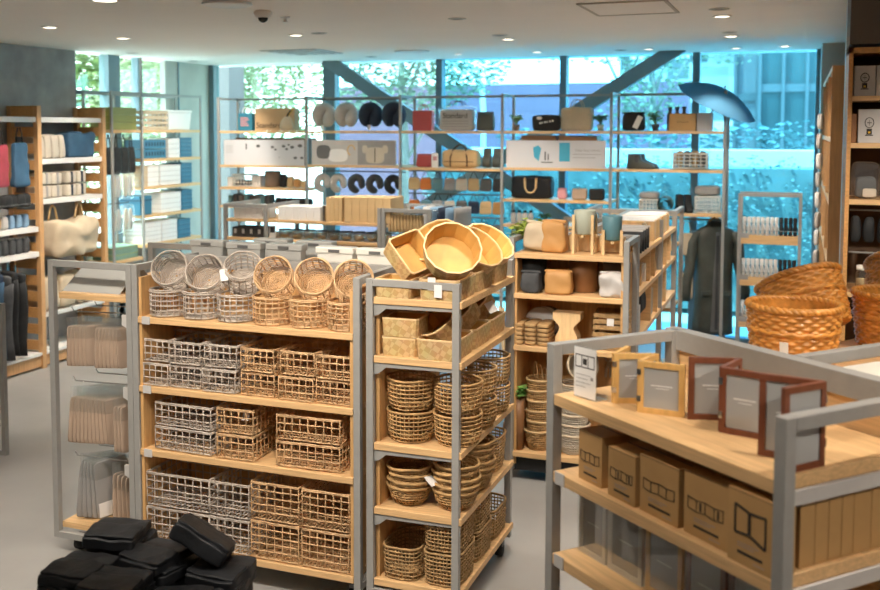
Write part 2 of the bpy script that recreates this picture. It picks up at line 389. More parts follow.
MB().box(-.31, .31, -.31, .31, -.003, 0).build('vent_plate', 'metald', t)
t = thing('ceiling_hatch', 'square access panel let into the ceiling above the middle shelf', 'access panel', (-1.03, 6.575, CEIL))
MB().box(-.25, .25, -.33, .33, -.004, 0).build('panel_plate', mceil, t)
mb = MB(); mb.box(-.27, -.25, -.35, .35, -.008, 0).box(.25, .27, -.35, .35, -.008, 0).box(-.27, .27, -.35, -.33, -.008, 0).box(-.27, .27, .33, .35, -.008, 0)
mb.build('panel_rim', mat('panel_rim_beige', (.5, .45, .38), .7, var=0), t)
# ------------------------------------------------------------------ light: the shop's ceiling spots, added fill spots, daylight through the glass
def spot(x, y, e, tx, ty, ang=80, col=(1, .90, .78), r=.05):
    l = bpy.data.lights.new('ceiling_and_fill_spot', 'SPOT'); l.energy = e; l.color = col; l.spot_size = R(ang); l.spot_blend = .6; l.shadow_soft_size = r
    o = bpy.data.objects.new('ceiling_and_fill_spot', l); C.objects.link(o); o.location = (x, y, CEIL - .03)
    d = Vector((tx, ty, .6)) - Vector((x, y, CEIL)); o.rotation_euler = d.to_track_quat('-Z', 'Y').to_euler()
K = .95
for x, y, tx, ty, e in [(-5.277, 6.185, -6.2, 6.7, 140), (-5.337, 7.15, -6.3, 7.9, 115), (-3.876, 5.025, -3.3, 4.7, 60), (-3.854, 7.443, -3.7, 7.9, 90),
                        (-2.342, 8.435, -2.6, 9.0, 70), (-.518, 7.269, -.9, 7.0, 90), (-.556, 8.842, -.7, 9.0, 60), (-3.28, 9.915, -3.3, 9.4, 25), (-2.464, 9.949, -2.3, 9.4, 25),
                        # grid carried on over the near shop, plus added fill spots without fittings
                        (-5.2, 2.6, -5.0, 2.8, 110), (-2.6, .2, -2.6, .2, 110), (-4.6, .4, -4.6, .4, 110), (-.6, .2, -.6, .2, 90), (1.6, .4, 1.6, .4, 90), (1.9, 3.6, 1.9, 3.8, 80), (-5.0, 6.6, -5.1, 6.6, 60), (-3.1, 2.6, -2.6, 4.2, 135), (-2.2, 2.4, -2.1, 4.2, 135), (-1.2, 2.5, -1.45, 4.2, 130), (-.75, 3.9, -1.35, 4.5, 80),
                        (-.75, 1.9, -.35, 2.8, 60), (.35, 2.6, .15, 3.0, 55), (1.5, 1.2, .05, 2.4, 120), (1.1, 3.4, .5, 3.6, 60), (-4.9, 7.2, -5.0, 9.3, 55), (-3.6, 7.0, -3.7, 9.3, 75), (-2.3, 7.0, -2.4, 9.3, 75), (-1.3, 7.4, -1.1, 9.3, 65), (-.55, 6.9, .3, 8.0, 70), (-2.6, 5.6, -4.6, 7.6, 60), (-5.2, 8.6, -6.6, 9.8, 80), (-.3, 7.6, -.6, 9.4, 60), (-1.2, 4.6, -1.25, 6.0, 130), (-2.0, 4.9, -1.5, 6.0, 60),  # fill spots added to brighten near gondola, rack, coat, column and shelving
                        (-4.6, 3.8, -4.6, 3.8, 60), (-5.0, 5.0, -6.2, 6.2, 80), (.9, 4.6, .7, 6.2, 150), (-.2, 5.4, -.1, 5.6, 60), (-4.8, 8.2, -6.3, 8.8, 70)]:  # more added fill, one of them for the cabinet
    spot(x, y, e * K, tx, ty)
sun = bpy.data.lights.new('sun', 'SUN'); sun.energy = 12; sun.color = (1, .96, .9); sun.angle = R(1)
so = bpy.data.objects.new('sun', sun); C.objects.link(so); so.rotation_euler = Vector((.45, .30, -.95)).to_track_quat('-Z', 'Y').to_euler(); so.location = (0, 0, 8)
w = bpy.data.worlds.new('sky'); sc.world = w; w.use_nodes = True
nt = w.node_tree; bg = nt.nodes['Background']; bg.inputs[1].default_value = 7.0
tc = nt.nodes.new('ShaderNodeTexCoord'); sp = nt.nodes.new('ShaderNodeSeparateXYZ'); rp = nt.nodes.new('ShaderNodeValToRGB')
rp.color_ramp.elements[0].position = .0; rp.color_ramp.elements[0].color = (.95, .97, 1, 1); rp.color_ramp.elements[1].position = .8; rp.color_ramp.elements[1].color = (.45, .66, 1, 1)
nt.links.new(tc.outputs['Generated'], sp.inputs[0]); nt.links.new(sp.outputs['Z'], rp.inputs[0]); nt.links.new(rp.outputs[0], bg.inputs[0])
# ------------------------------------------------------------------ outdoors
def leafcloud(mb, c, r, n, size, seed=0, flat=1.0):
    rnd = random.Random(seed)
    for i in range(n):
        while True:
            p = Vector((rnd.uniform(-1, 1), rnd.uniform(-1, 1), rnd.uniform(-1, 1)))
            if p.length < 1: break
        p = Vector(c) + Vector((p.x * r[0], p.y * r[1], p.z * r[2]))
        s = size * rnd.uniform(.6, 1.4)
        X = Matrix.Translation(p) @ Matrix.Rotation(rnd.uniform(0, 2 * PI), 4, 'Z') @ Matrix.Rotation(rnd.uniform(-1.2, 1.2), 4, 'X')
        mb.add([(-s * .5, 0, 0), (0, -s * .28, s * .06), (s * .5, 0, 0), (0, s * .28, s * .06)], [(0, 1, 2, 3)], False, X)
struct(MB().box(-40, 30, -10, 70, -.4, -.085).build('ground', mat('pale_paving', (.62, .60, .56), .8, var=.1, scale=.7)))
def tree(x, y, h, crowns, label, leaf, seed, size=.16):
    t = thing('tree', label, 'tree', (x, y, 0), 0, 'trees outside the windows')
    mb = MB(); mb.tube([(0, 0, -.05), (.05, 0, h * .4), (-.03, .05, h * .75)], [.11, .08, .05], 8)
    for k in range(5): mb.tube([(0, 0, h * (.35 + .07 * k)), (.7 * math.cos(k * 1.9), .7 * math.sin(k * 1.9), h * (.6 + .06 * k))], [.04, .015], 5)
    mb.build('trunk', mat('pale_bark', (.25, .2, .16), .8), t)
    fm = MB()
    for k, (cx, cy, cz, r, n) in enumerate(crowns): leafcloud(fm, (cx, cy, cz), (r, r, r * .8), n, size, seed + k)
    fm.build('foliage', leaf, t)
M['leafp'] = mat('pale_sunlit_leaves', (.20, .22, .13), .6, var=.3, scale=2)
M['leafw'] = mat('whitish_leaves', (.22, .28, .14), .6, var=.3, scale=2)
tree(-9.2, 14.6, 4.6, [(0, 0, 3.2, 1.6, 5200), (-1.3, .4, 2.6, 1.2, 2600), (1.2, -.3, 2.7, 1.2, 2600), (.2, .2, 4.3, 1.2, 1800)], 'pale leafy tree behind the brown paper bag, left part of the front glass', M['leafw'], 3, .10)
tree(-5.9, 15.0, 4.4, [(0, 0, 3.1, 1.15, 2600), (.9, .2, 3.2, .8, 1000)], 'pale leafy tree behind the grey neck pillows and the falling brace', M['leafp'], 23, .10)
tree(-12.9, 17.3, 5.4, [(0, 0, 3.1, 2.0, 5200), (.3, 1.5, 3.3, 1.8, 4200), (-.3, -1.5, 3.3, 1.8, 4200), (0, 0, 4.6, 1.8, 3600), (0, 0, 1.5, 1.5, 2000)], 'bright green tree outside the left wall windows', mat('fresh_green_leaves', (.14, .22, .05), .55, var=.4, scale=2), 43, .14)
tree(-3.4, 21.5, 5.6, [(0, 0, 4.6, 1.5, 1100), (1.8, 0, 4.4, 1.3, 700), (-1.6, 0, 4.5, 1.2, 600)], 'bluish tree top showing above the mauve wall', M['leafp'], 63, .15)
tree(-2.35, 17.6, 4.2, [(0, 0, 2.9, .7, 420), (.35, 0, 3.5, .5, 160), (-.4, 0, 2.5, .6, 260)], 'thin leafy tree behind the boots and the rising brace', M['leafp'], 83, .11)
MV = brickmat('mauve_tiled_wall', (.225, .105, .145), (.205, .098, .137), (.18, .085, .12), 1.2, .6, .3, .012)
o = MB().box(-9.0, -1.9, 19.0, 19.4, -.02, 3.02).build('garden_wall', MV); tag(o, 'long mauve tiled wall outside behind the middle of the glass', 'wall')
o.data.materials.append(M['white'])
t = thing('lamp_post', 'white curved pipe lamp post in front of the mauve wall', 'lamp post', (-5.0, 16.5, -.02))
MB().tube([(0, 0, 0), (0, 0, 2.4), (-.03, 0, 2.9), (-.2, 0, 3.2), (-.5, 0, 3.3)], .045, 8).build('pole', 'white', t)
MB().lathe([(.03, 0), (.14, -.05), (.13, -.08), (0, -.08)], 16, TR(-.55, 0, 3.32)).build('lamp_shade', 'white', t)
# hedge and planter outside, right half
hb = MB(); hb.box(-4.6, 1.6, 12.6, 13.2, -.02, 1.69)
for k in range(16): leafcloud(hb, (-4.4 + k * .39, 12.82, .90), (.40, .46, .95), 1700, .052, 200 + k)
h = hb.build('hedge', mat('blue_cast_hedge_leaves', (.18, .23, .21), .6, var=.2, scale=3)); tag(h, 'clipped hedge outside the glass behind the open rack and sock stand', 'hedge'); h['kind'] = 'stuff'  # leaf green shifted to blue-grey to carry the cyan cast of the glass
o = MB().box(-4.8, 3.2, 14.0, 14.5, -.02, 1.88).build('planter_wall', 'white', bev=.01); tag(o, 'low white planter wall behind the hedge', 'planter wall')
hb = MB()
for k in range(9): leafcloud(hb, (-3.8 + k * .75, 14.85, 2.0), (.5, .25, .28), 130, .12, 300 + k)
h = hb.build('shrub', mat('blue_green_shrub', (.13, .19, .18), .6, var=.4)); tag(h, 'row of low shrubs growing above the white planter wall', 'shrubs'); h['kind'] = 'stuff'
def tower(x, y, w, d, h, label, m, fl, slabs=True, slabm='white'):
    t = thing('outside_tower', label, 'building', (x, y, -.02), 0, 'towers across the street')
    MB().box(0, w, 0, d, 0, h).build('facade', m, t)
    if slabs:
        mb = MB()
        for k in range(int(h / fl)): mb.box(-.12, w + .12, -.25, d, k * fl + fl - .35, k * fl + fl)
        mb.build('floor_slab', slabm, t)
    else:
        mb = MB()
        for k in range(int(w / .55) + 1): mb.box(k * .55 - .04, k * .55 + .04, -.1, 0, 0, h)
        for k in range(int(h / fl)): mb.box(0, w, -.06, 0, k * fl - .1, k * fl + .1)
        mb.build('mullion', M['metald'], t)
M['winwall'] = brickmat('tower_windows', (.40, .36, .34), (.06, .07, .07), (.45, .42, .40), .7, .8, .7, .05, .5)
M['glasswall'] = mat('teal_glass_facade', (.05, .075, .075), .3, var=.35, scale=.6, spec=.3)
tower(-3.0, 30, 1.22, 5, 16, 'white office tower with dark windows, behind the umbrella', M['winwall'], 2.4)
tower(-1.62, 28, .60, 5, 16, 'plain pale tower right of the umbrella', mat('pale_facade', (.16, .15, .15), .7, var=.05), 3.0, False)
tower(-.98, 27, 2.6, 5, 18, 'dark teal glass tower at the right end of the front glass', M['glasswall'], 3.2, False)
tower(-6.6, 40, 3.6, 5, 9, 'pale distant building beyond the mauve wall', M['winwall'], 2.6)
o = MB().box(-7.52, -7.12, 11.8, 12.2, -.02, 4.5).build('exterior_pillar', mat('pale_blue_pillar', (.16, .12, .12), .7, var=.04)); tag(o, 'pale blue pillar outside the left end of the front glass', 'pillar')
# ------------------------------------------------------------------ shop furniture
PS = .032
def frame_mb(p, q, z0, z1, axis, ps=PS):
    """closed grey tube frame: two posts, top and bottom rail; axis 'x' or 'y' runs from p to q at the other coordinate"""
    (a0, b0), (a1, b1) = p, q; mb = MB(); h = ps / 2
    mb.box(a0 - h, a0 + h, b0 - h, b0 + h, z0, z1); mb.box(a1 - h, a1 + h, b1 - h, b1 + h, z0, z1)
    for z in (z0, z1 - ps):
        if axis == 'x': mb.box(a0 + h, a1 - h, b0 - h, b0 + h, z, z + ps)
        else: mb.box(a0 - h, a0 + h, b0 + h, b1 - h, z, z + ps)
    return mb
def casters(t, pts):
    for x, y in pts:
        c = MB().tube([(x - .016, y, .036), (x + .016, y, .036)], .034, 14).build('caster', 'black', t)
        MB().box(x - .02, x + .02, y - .02, y + .02, .055, .082).build('caster_mount', 'metald', c)
def shelf(t, x0, x1, y0, y1, z, th=.03, m='wood', bev=.002): return MB().box(x0, x1, y0, y1, z - th, z).build('shelf', m, t, bev=bev)
def clip(t, x, y, z): MB().box(x, x + .045, y - .004, y, z - .034, z + .004).build('price_clip', 'lgrey', t)
GX, GY = -1.322, 4.026
# --- right end cap of the basket gondola
t = thing('end_shelf', 'end shelf of the basket gondola with birch and seagrass baskets facing the aisle', 'shelf unit', (GX - .43, GY, 0))
frame_mb((.016, .016), (.414, .016), .08, 1.5, 'x').build('frame', 'metal', t, bev=.002)
frame_mb((.016, .854), (.414, .854), .08, 1.5, 'x').build('frame', 'metal', t, bev=.002)
MB().box(.034, .05, .035, .835, .11, 1.46).build('back_panel', 'woodv', t)
for z in (1.42, 1.16, .77, .48, .155):
    shelf(t, .034, .44, .006, .864, z)
    if z > .2:
        for y in (.012, .84): MB().prism([(.034, z - .0305), (.398, z - .0305), (.398, z - .045), (.09, z - .05), (.06, z - .075), (.034, z - .085)], .014, TR(0, y, 0)).build('bracket', 'metal', t)
casters(t, [(.05, .08), (.39, .08), (.05, .79), (.39, .79)])
# --- main basket gondola
t = thing('gondola_shelf', 'double-sided basket gondola in the middle with rows of rattan baskets', 'shelf unit', (-2.985, GY, 0))
for x in (.016, 1.187): frame_mb((x, .016), (x, .854), .08, 1.5, 'y').build('frame', 'metal', t, bev=.002)
MB().box(.032, 1.171, .405, .45, 1.44, 1.5).build('centre_rail', 'metal', t)
MB().box(.034, 1.169, .415, .44, .11, 1.44).build('centre_panel', 'woodv', t)
for x in (.036, 1.152): MB().box(x, x + .015, .01, .415, .11, 1.44).build('side_panel', 'woodv', t)
for z in (1.25, .913, .60, .145):
    shelf(t, .034, 1.169, .0, .414, z); clip(t, .06, 0, z)
for z in (1.25, .7, .145): shelf(t, .034, 1.169, .441, .864, z)
casters(t, [(.06, .08), (1.14, .08), (.06, .79), (1.14, .79)])
# --- left end cap with hanging packs
t = thing('end_shelf', 'open end shelf at the left of the basket gondola, hung with packs in clear film', 'shelf unit', (GX - 2.165, GY, 0))
frame_mb((.016, .016), (.484, .016), .08, 1.5, 'x').build('frame', 'metal', t, bev=.002)
frame_mb((.016, .854), (.484, .854), .08, 1.5, 'x').build('frame', 'metal', t, bev=.002)
shelf(t, .04, .485, .03, .84, 1.335); shelf(t, .03, .485, .03, .84, .155)
MB().box(.478, .488, .04, .83, 1.28, 1.305).box(.478, .488, .04, .83, .88, .90).box(.478, .488, .04, .83, .5, .52).build('hook_rail', 'metal', t)
for z in (1.225, .865, .475):
    for y in (.12, .3, .48, .66):
        MB().tube([(.48, y, z + .03), (.47, y, z + .01), (.06, y, z), (.045, y, z + .02)], .0035, 5).build('hook', 'steel', t)
    MB().prism([(.42, z + .02), (.488, z + .02), (.488, z - .10), (.46, z - .05), (.42, z - .03)], .012, TR(0, .03, 0)).build('bracket', 'lgrey', t)
casters(t, [(.10, .08), (.43, .08), (.10, .79), (.43, .79)])
# --- middle gondola front end cap and run
HX, HY = -.907, 5.913
t = thing('end_shelf', 'end shelf of the middle gondola with plant pots, paper bags and woven trays', 'shelf unit', (HX - .72, HY, 0))
for x in (.016, .704): frame_mb((x, .016), (x, .354), .06, 1.5, 'y').build('frame', 'metal', t, bev=.002)
MB().box(.034, .686, .345, .36, .10, 1.46).build('back_panel', 'woodv', t)
for x in (.034, .672): MB().box(x, x + .014, .02, .345, .10, 1.38).build('side_panel', 'woodv', t)
for z in (1.405, 1.16, .84, .18): shelf(t, .033, .687, .0, .345, z)
MB().box(.04, .68, .03, .33, .06, .14).build('plinth', 'black', t)
t = thing('gondola_shelf', 'long middle gondola running back towards the window, wood dividers on its side', 'shelf unit', (HX - .72, HY + .375, 0))
for y in (.016, 1.16, 2.05): frame_mb((.016, y), (.704, y), .06, 1.5, 'x', .036).build('frame', 'metal', t, bev=.002)
MB().box(.345, .375, .034, 2.03, .10, 1.47).build('centre_panel', 'woodv', t)
MB().box(.34, .38, .034, 2.03, 1.46, 1.5).build('centre_rail', 'metal', t)
for z in (1.375, 1.14, .86, .18):
    for a, b in ((.034, 1.142), (1.178, 2.032)):
        shelf(t, .376, .72, a, b, z); shelf(t, .0, .344, a, b, z)
for y, z0, z1 in ((.55, 1.14, 1.345), (.80, 1.14, 1.345), (1.45, 1.14, 1.345), (1.72, 1.14, 1.345), (.62, .86, 1.11), (.98, .86, 1.11), (1.45, .86, 1.11)):
    MB().box(.38, .715, y, y + .016, z0, z1).build('divider', 'wood', t)
t = thing('end_shelf', 'slim empty grey frame shelf at the window end of the middle gondola', 'shelf unit', (HX - .72, HY + 2.44, 0))
for x in (.016, .704): frame_mb((x, .016), (x, .5), .06, 1.5, 'y').build('frame', 'metal', t, bev=.002)
for z in (1.2, .7, .18): shelf(t, .033, .687, .03, .49, z)
# --- near right gondola (turned)
G2O = Vector((-.703, 3.005, 0)); G2A = R(-41.24)
G2M = Matrix.Translation(G2O) @ Matrix.Rotation(G2A, 4, 'Z')
def g2(x, y, z): return G2M @ Vector((x, y, z))
t = thing('gondola_shelf', 'near gondola at the right with folding photo frames and brown boxes', 'shelf unit', G2O, G2A)
for x in (.016, .902): frame_mb((x, .016), (x, .484), .08, 1.5, 'y', .034).build('frame', 'metal', t, bev=.002)
MB().box(-.02, .935, .485, .535, 1.435, 1.5).build('centre_rail', 'metal', t, bev=.002)
MB().box(.0, .92, .50, .52, .10, 1.435).build('centre_panel', 'wood', t)
for z in (1.35, 1.112, .855, .56, .2):
    shelf(t, .036, .885 if z < 1.3 else .885, .0, .498, z, .034); 
    if z < 1.3: clip(t, .05, 0, z)
for z in (1.316, 1.078):
    MB().box(.886, .896, .04, .47, z - .035, z - .0).build('bracket', 'lgrey', t)
t = thing('gondola_shelf', 'back half of the near right gondola holding wicker baskets and pale trays', 'shelf unit', g2(0, .54, 0), G2A)
frame_mb((.475, .016), (.475, .86), .08, 1.5, 'y', .034).build('frame', 'metal', t, bev=.002)
frame_mb((-.02, .5), (-.02, 1.58), .08, 1.30, 'y', .034).build('frame', 'metal', t, bev=.002)
frame_mb((1.35, .016), (1.35, .86), .08, 1.5, 'y', .034).build('frame', 'metal', t, bev=.002)
MB().hexa([(.06, .02, 1.316), (.455, .02, 1.316), (.455, 1.62, 1.316), (-.22, 1.62, 1.316)], [(.06, .02, 1.35), (.455, .02, 1.35), (.455, 1.62, 1.35), (-.22, 1.62, 1.35)]).build('shelf', 'wood', t); shelf(t, .495, 1.33, .02, .86, 1.35, .034)
for z in (.95, .55, .2): shelf(t, .0, .455, .02, 1.4, z, .034); shelf(t, .495, 1.33, .02, .86, z, .034)
# --- rear gondola behind the storage boxes
t = thing('gondola_shelf', 'rear gondola with white and wooden boxes above a row of bowls', 'shelf unit', (-4.72, 7.70, 0))
for x in (.016, .42, 1.49): frame_mb((x, .016), (x, .60), .06, 1.5, 'y').build('frame', 'metal', t, bev=.002)
MB().box(.03, .41, -.0, .02, 1.47, 1.5).build('top_rail', 'metal', t)
for z in (1.37, 1.205, .95, .5, .18): shelf(t, .034, .40, .0, .60, z, .025); shelf(t, .44, 1.472, .0, .60, z, .025)
MB().box(.44, 1.472, .58, .60, .1, 1.18).build('back_panel', 'woodv', t)
t = thing('end_shelf', 'grey end frame hung with brush packs, at the right of the rear gondola', 'shelf unit', (-3.21, 7.70, 0))
frame_mb((.016, .016), (.42, .016), .06, 1.5, 'x').build('frame', 'metal', t, bev=.002)
frame_mb((.016, .60), (.42, .60), .06, 1.5, 'x').build('frame', 'metal', t, bev=.002)
shelf(t, .0, .43, .03, .59, .30, .025)
for z in (1.465, 1.285):
    for y in (.04, .3): MB().tube([(.03, y, z), (.41, y, z)], .005, 6).build('hook', 'steel', t)
# --- tall open rack in front of the glass
RY = 9.3
RX = [-5.751, -4.709, -3.675, -2.635, -1.608, -.617]
t = thing('display_rack', 'tall open grey and wood rack along the front window', 'rack', (0, RY, 0))
for i, x in enumerate(RX):
    for y in (.0125, .42): MB().box(x - .0125, x + .0125, y - .0125, y + .0125, 0, 2.49).build('post', 'metal', t)
    MB().box(x - .01, x + .01, .025, .408, 2.462, 2.487).box(x - .008, x + .008, .025, .408, .08, .10).build('side_rail', 'metal', t)
MB().box(RX[0], RX[5], .41, .43, 2.465, 2.488).build('top_rail', 'metal', t)
RS = [(2.135, 1.775, 1.54, 1.345, .9), (2.135, 1.79, 1.2, .8), (2.135, 1.775, .6), (2.135, 1.79, 1.49, 1.25, .8), (2.135, 1.79, 1.40)]
for i, zs in enumerate(RS):
    for z in zs: shelf(t, RX[i] + .0135, RX[i + 1] - .0135, .0, .42, z, .024, 'wood', 0)
for i, zs in ((1, (1.72,)), (2, (1.735, 1.51, 1.285)), (1, (2.455,))):
    for z in zs: MB().tube([(RX[i] + .014, .2, z), (RX[i + 1] - .014, .2, z)], .007, 8).build('hanging_rail', 'metald', t)
MB().tube([(RX[4] + .014, .2, 1.335), (RX[5] - .014, .2, 1.335)], .009, 8).build('hanging_rail', 'metal', t)
# --- left wall: timber shelving
def timber(y0, y1, label, zs, last):
    t = thing('timber_shelving', label, 'shelf unit', (WL + .01, y0, 0)); L = y1 - y0
    for y in ((0, L - .05) if last else (0,)):
        for x in (.0, .30): MB().box(x, x + .05, y, y + .05, 0, 2.36).build('post', 'woodp', t, bev=.003)
        for k in range(15):
            z = .16 + k * .148
            MB().box(.05, .30, y + .012, y + .034, z, z + .088).build('slat', 'wooda', t)
        MB().box(.05, .30, y + .008, y + .04, 2.24, 2.36).build('slat', 'wooda', t)
    for z in zs: MB().box(.0, .335, .052, L - (.052 if last else .002), z - .045, z).build('shelf', 'whites', t)
    MB().box(.02, .33, .052, L - (.052 if last else .002), .02, .12).build('plinth', 'woodp', t)
    MB().box(.0, .345, .052, L - (.052 if last else .002), .121, .145).build('base_shelf', 'whites', t)
timber(6.28, 7.18, 'timber slat shelving bay with hanging bags, caps and trousers', (2.26, 1.285, 1.06), False)
timber(7.18, 8.13, 'timber slat shelving bay with folded canvas bags and a big beige tote', (2.26, 1.885, 1.525), True)
# --- left wall: second rack in front of the side windows
t = thing('display_rack', 'grey metal rack in front of the left windows, stacked with blue and white boxes', 'rack', (WL + .02, 8.2, 0))
for x in (.0, .335):
    for y in (.0125, .50, 1.60): MB().box(x - .0 , x + .02, y - .012, y + .012, 0, 2.88 if (y == .5 and x > .1) else 2.53).build('post', 'metal', t)
    MB().box(x, x + .018, .0, 1.61, 2.50, 2.525).build('top_rail', 'metal', t)
for z in (2.145, 1.845, 1.555, 1.26, .955, .5): shelf(t, .0, .345, .515, 1.585, z, .03, 'wood', 0)
shelf(t, .0, .345, .03, .485, 2.145, .03, 'wood', 0); shelf(t, .0, .345, .03, .485, .84, .03, 'wood', 0)
for z in (2.06, 1.74, 1.40): MB().tube([(.18, .03, z), (.18, .485, z)], .006, 6).build('hanging_rail', 'metald', t)
# --- right side: leaning shelf and cabinet
t = thing('wall_shelving', 'tall timber wall shelving seen edge-on at the right end of the glass', 'shelf unit', (.435, 6.95, 0))
for y in (.0, .9, 1.8, 2.7): MB().box(-.26, 0, y, y + .03, 0, 2.55).build('divider', 'woodp', t)
for z in (2.55, 2.1, 1.7, 1.3, .9, .4):
    MB().box(-.26, 0, .03, 2.70, z - .03, z).build('shelf', 'woodl', t)
# --- cabinet at the far right
t = thing('wall_cabinet', 'timber wall cabinet with boxes and jars at the far right', 'cabinet', (.238, 6.15, 0))
MB().box(0, .022, 0, .40, 0, 2.60).build('side_panel', 'wooda', t); MB().box(1.3, 1.322, 0, .40, 0, 2.60).build('side_panel', 'wooda', t)
MB().box(0, 1.322, 0, .40, 2.57, 2.60).build('top_panel', 'wooda', t)
MB().box(.022, 1.3, .38, .40, 0, 2.57).build('back_panel', 'dbrown', t)
for z in (2.335, 2.075, 1.76, 1.24, .8, .2): MB().box(.022, 1.3, .01, .38, z - .028, z).build('shelf', 'wood', t)
for z in (1.70, 1.46): MB().tube([(.03, .06, z), (1.29, .06, z)], .006, 6).build('hook_rail', 'metal', t)
# --- small stand of umbrellas, right of the rack
t = thing('small_stand', 'low grey stand with two timber trays of compact umbrellas, in front of the glass', 'stand', (-.225, 9.0, 0))
for y in (.012, .28): frame_mb((-.24, y), (.24, y), .02, 1.61, 'x', .024).build('frame', 'metal', t)
for z in (1.185, .83, .47):
    MB().box(-.226, .226, .0, .29, z, z + .014).box(-.226, .226, -.002, .012, z, z + .075).box(-.226, .226, .278, .29, z, z + .06).build('tray', 'wood', t)
    MB().box(-.23, -.16, -.006, -.002, z + .05, z + .09).build('price_clip', 'grey', t)
    MB().tube([(-.226, -.001, z + .115), (.226, -.001, z + .115)], .003, 6).build('guard_wire', 'metal', t)
# ------------------------------------------------------------------ baskets
def wob(p, a=.0022, s=22, seed=0):
    n = mnoise.noise_vector(Vector(p) * s + Vector((seed, seed * 2.3, 0))); return (p[0] + n.x * a, p[1] + n.y * a, p[2] + n.z * a)
def line(mb, a, b, r, seg=4, seed=0, n=5, am=.0022):
    A, B = Vector(a), Vector(b); mb.tube([wob(A.lerp(B, i / seg), am, 22, seed) for i in range(seg + 1)], r, n)
def rect_basket(label, m, w, d, h, nx, ny, nz, r=.0035, seed=1):
    """open-work rectangular rattan basket"""
    mb = MB(); pts = lambda z: [(-w / 2, -d / 2, z), (w / 2, -d / 2, z), (w / 2, d / 2, z), (-w / 2, d / 2, z)]
    for k in range(nz + 1):
        z = r + (h - 2 * r) * k / nz; P = pts(z); ring = []
        for i in range(4):
            a, b = Vector(P[i]), Vector(P[(i + 1) % 4]); ring += [wob(a.lerp(b, j / 6), .0028, 22, seed + k) for j in range(6)]
        if k < nz: mb.tube(ring, r, 5, True)
    for i in range(nx + 1):
        x = -w / 2 + w * i / nx
        for y in (-d / 2, d / 2): line(mb, (x, y, r), (x, y, h - r), r * .85, 3, seed)
    for j in range(1, ny):
        y = -d / 2 + d * j / ny
        for x in (-w / 2, w / 2): line(mb, (x, y, r), (x, y, h - r), r * .85, 3, seed)
    for i in range(1, nx * 2):
        x = -w / 2 + w * i / nx / 2; line(mb, (x, -d / 2, r), (x, d / 2, r), r * .8, 3, seed)
    for j in range(1, ny):
        y = -d / 2 + d * j / ny; line(mb, (-w / 2, y, r * 1.6), (w / 2, y, r * 1.6), r * .8, 3, seed)
    o = mb.build('rattan_basket', m); tag(o, label, 'basket')
    rb = MB()
    for q in (0, .006):
        P = pts(h - r - q); ring = []
        for i in range(4):
            a, b = Vector(P[i]), Vector(P[(i + 1) % 4]); ring += [wob(a.lerp(b, j / 6), .0025, 22, seed + 9 + q * 900) for j in range(6)]
        rb.tube(ring, r * 1.1, 5, True)
    rb.build('rim', m, o); return o
def round_basket(label, m, rad, h, nv, nz, r=.0032, seed=2):
    mb = MB()
    for k in range(nz):
        z = r + (h - 2 * r) * k / nz
        mb.tube([wob((rad * math.cos(a), rad * math.sin(a), z), .003, 22, seed + k) for a in [2 * PI * i / 26 for i in range(26)]], r, 5, True)
    for i in range(nv):
        a = 2 * PI * i / nv; line(mb, (rad * math.cos(a), rad * math.sin(a), r), (rad * math.cos(a), rad * math.sin(a), h - r), r * .9, 3, seed)
        if i % 2 == 0: line(mb, (rad * math.cos(a), rad * math.sin(a), r), (.01 * math.cos(a), .01 * math.sin(a), r), r * .8, 2, seed)
    for q in (.1, .2, .3, .4, .5, .6, .7, .8, .9): mb.tube([(rad * q * math.cos(a), rad * q * math.sin(a), r * 1.5) for a in [2 * PI * i / 20 for i in range(20)]], r * 1.2, 5, True)
    o = mb.build('rattan_basket', m); tag(o, label, 'basket')
    rb = MB()
    for q in (0, .007): rb.tube([wob(((rad + q * .5) * math.cos(a), (rad + q * .5) * math.sin(a), h - r - q), .003, 18, seed + 5 + q * 500) for a in [2 * PI * i / 28 for i in range(28)]], r * 1.2, 5, True)
    rb.build('rim', m, o); return o
def weave_basket(name, label, m, prof, nv=34, nz=10, r=.004, sx=1, sy=1, k=2.0, rim=.009, seed=3):
    """closely woven basket: rings round a superellipse, uprights between them, thick rim; prof = [(radius, z)] bottom to top"""
    def rad(z):
        for (r0, z0), (r1, z1) in zip(prof, prof[1:]):
            if z <= z1 or (r1, z1) == prof[-1]: return r0 + (r1 - r0) * (z - z0) / (z1 - z0)
    def se(a, R0):
        c, s_ = math.cos(a), math.sin(a); q = (abs(c) ** k + abs(s_) ** k) ** (-1 / k); return (R0 * q * c * sx, R0 * q * s_ * sy)
    H = prof[-1][1]; mb = MB(); N = 40
    for i in range(nz + 1):
        z = r + (H - 2 * r) * i / nz; R0 = rad(z)
        mb.tube([wob((*se(2 * PI * j / N, R0 + (.0016 if (j + i) % 2 else -.0016)), z), .0025, 25, seed + i) for j in range(N)], r, 5, True)
    for i in range(nv):
        a = 2 * PI * i / nv; mb.tube([(*se(a, rad(z) - .001), z) for z in [r + (H - 2 * r) * q / 4 for q in range(5)]], r * .8, 4)
    b = [(*se(2 * PI * j / N, rad(0)), r) for j in range(N)]
    mb.add(b + [(x, y, z + r) for x, y, z in b], [tuple(range(N))[::-1], tuple(range(N, 2 * N))])
    o = mb.build(name, m); tag(o, label, 'basket')
    rb = MB(); rb.tube([wob((*se(2 * PI * j / N, rad(H)), H - rim * .4), .004, 22, seed + 50) for j in range(N)], rim * .62, 6, True)
    rb.build('rim', m, o); return o
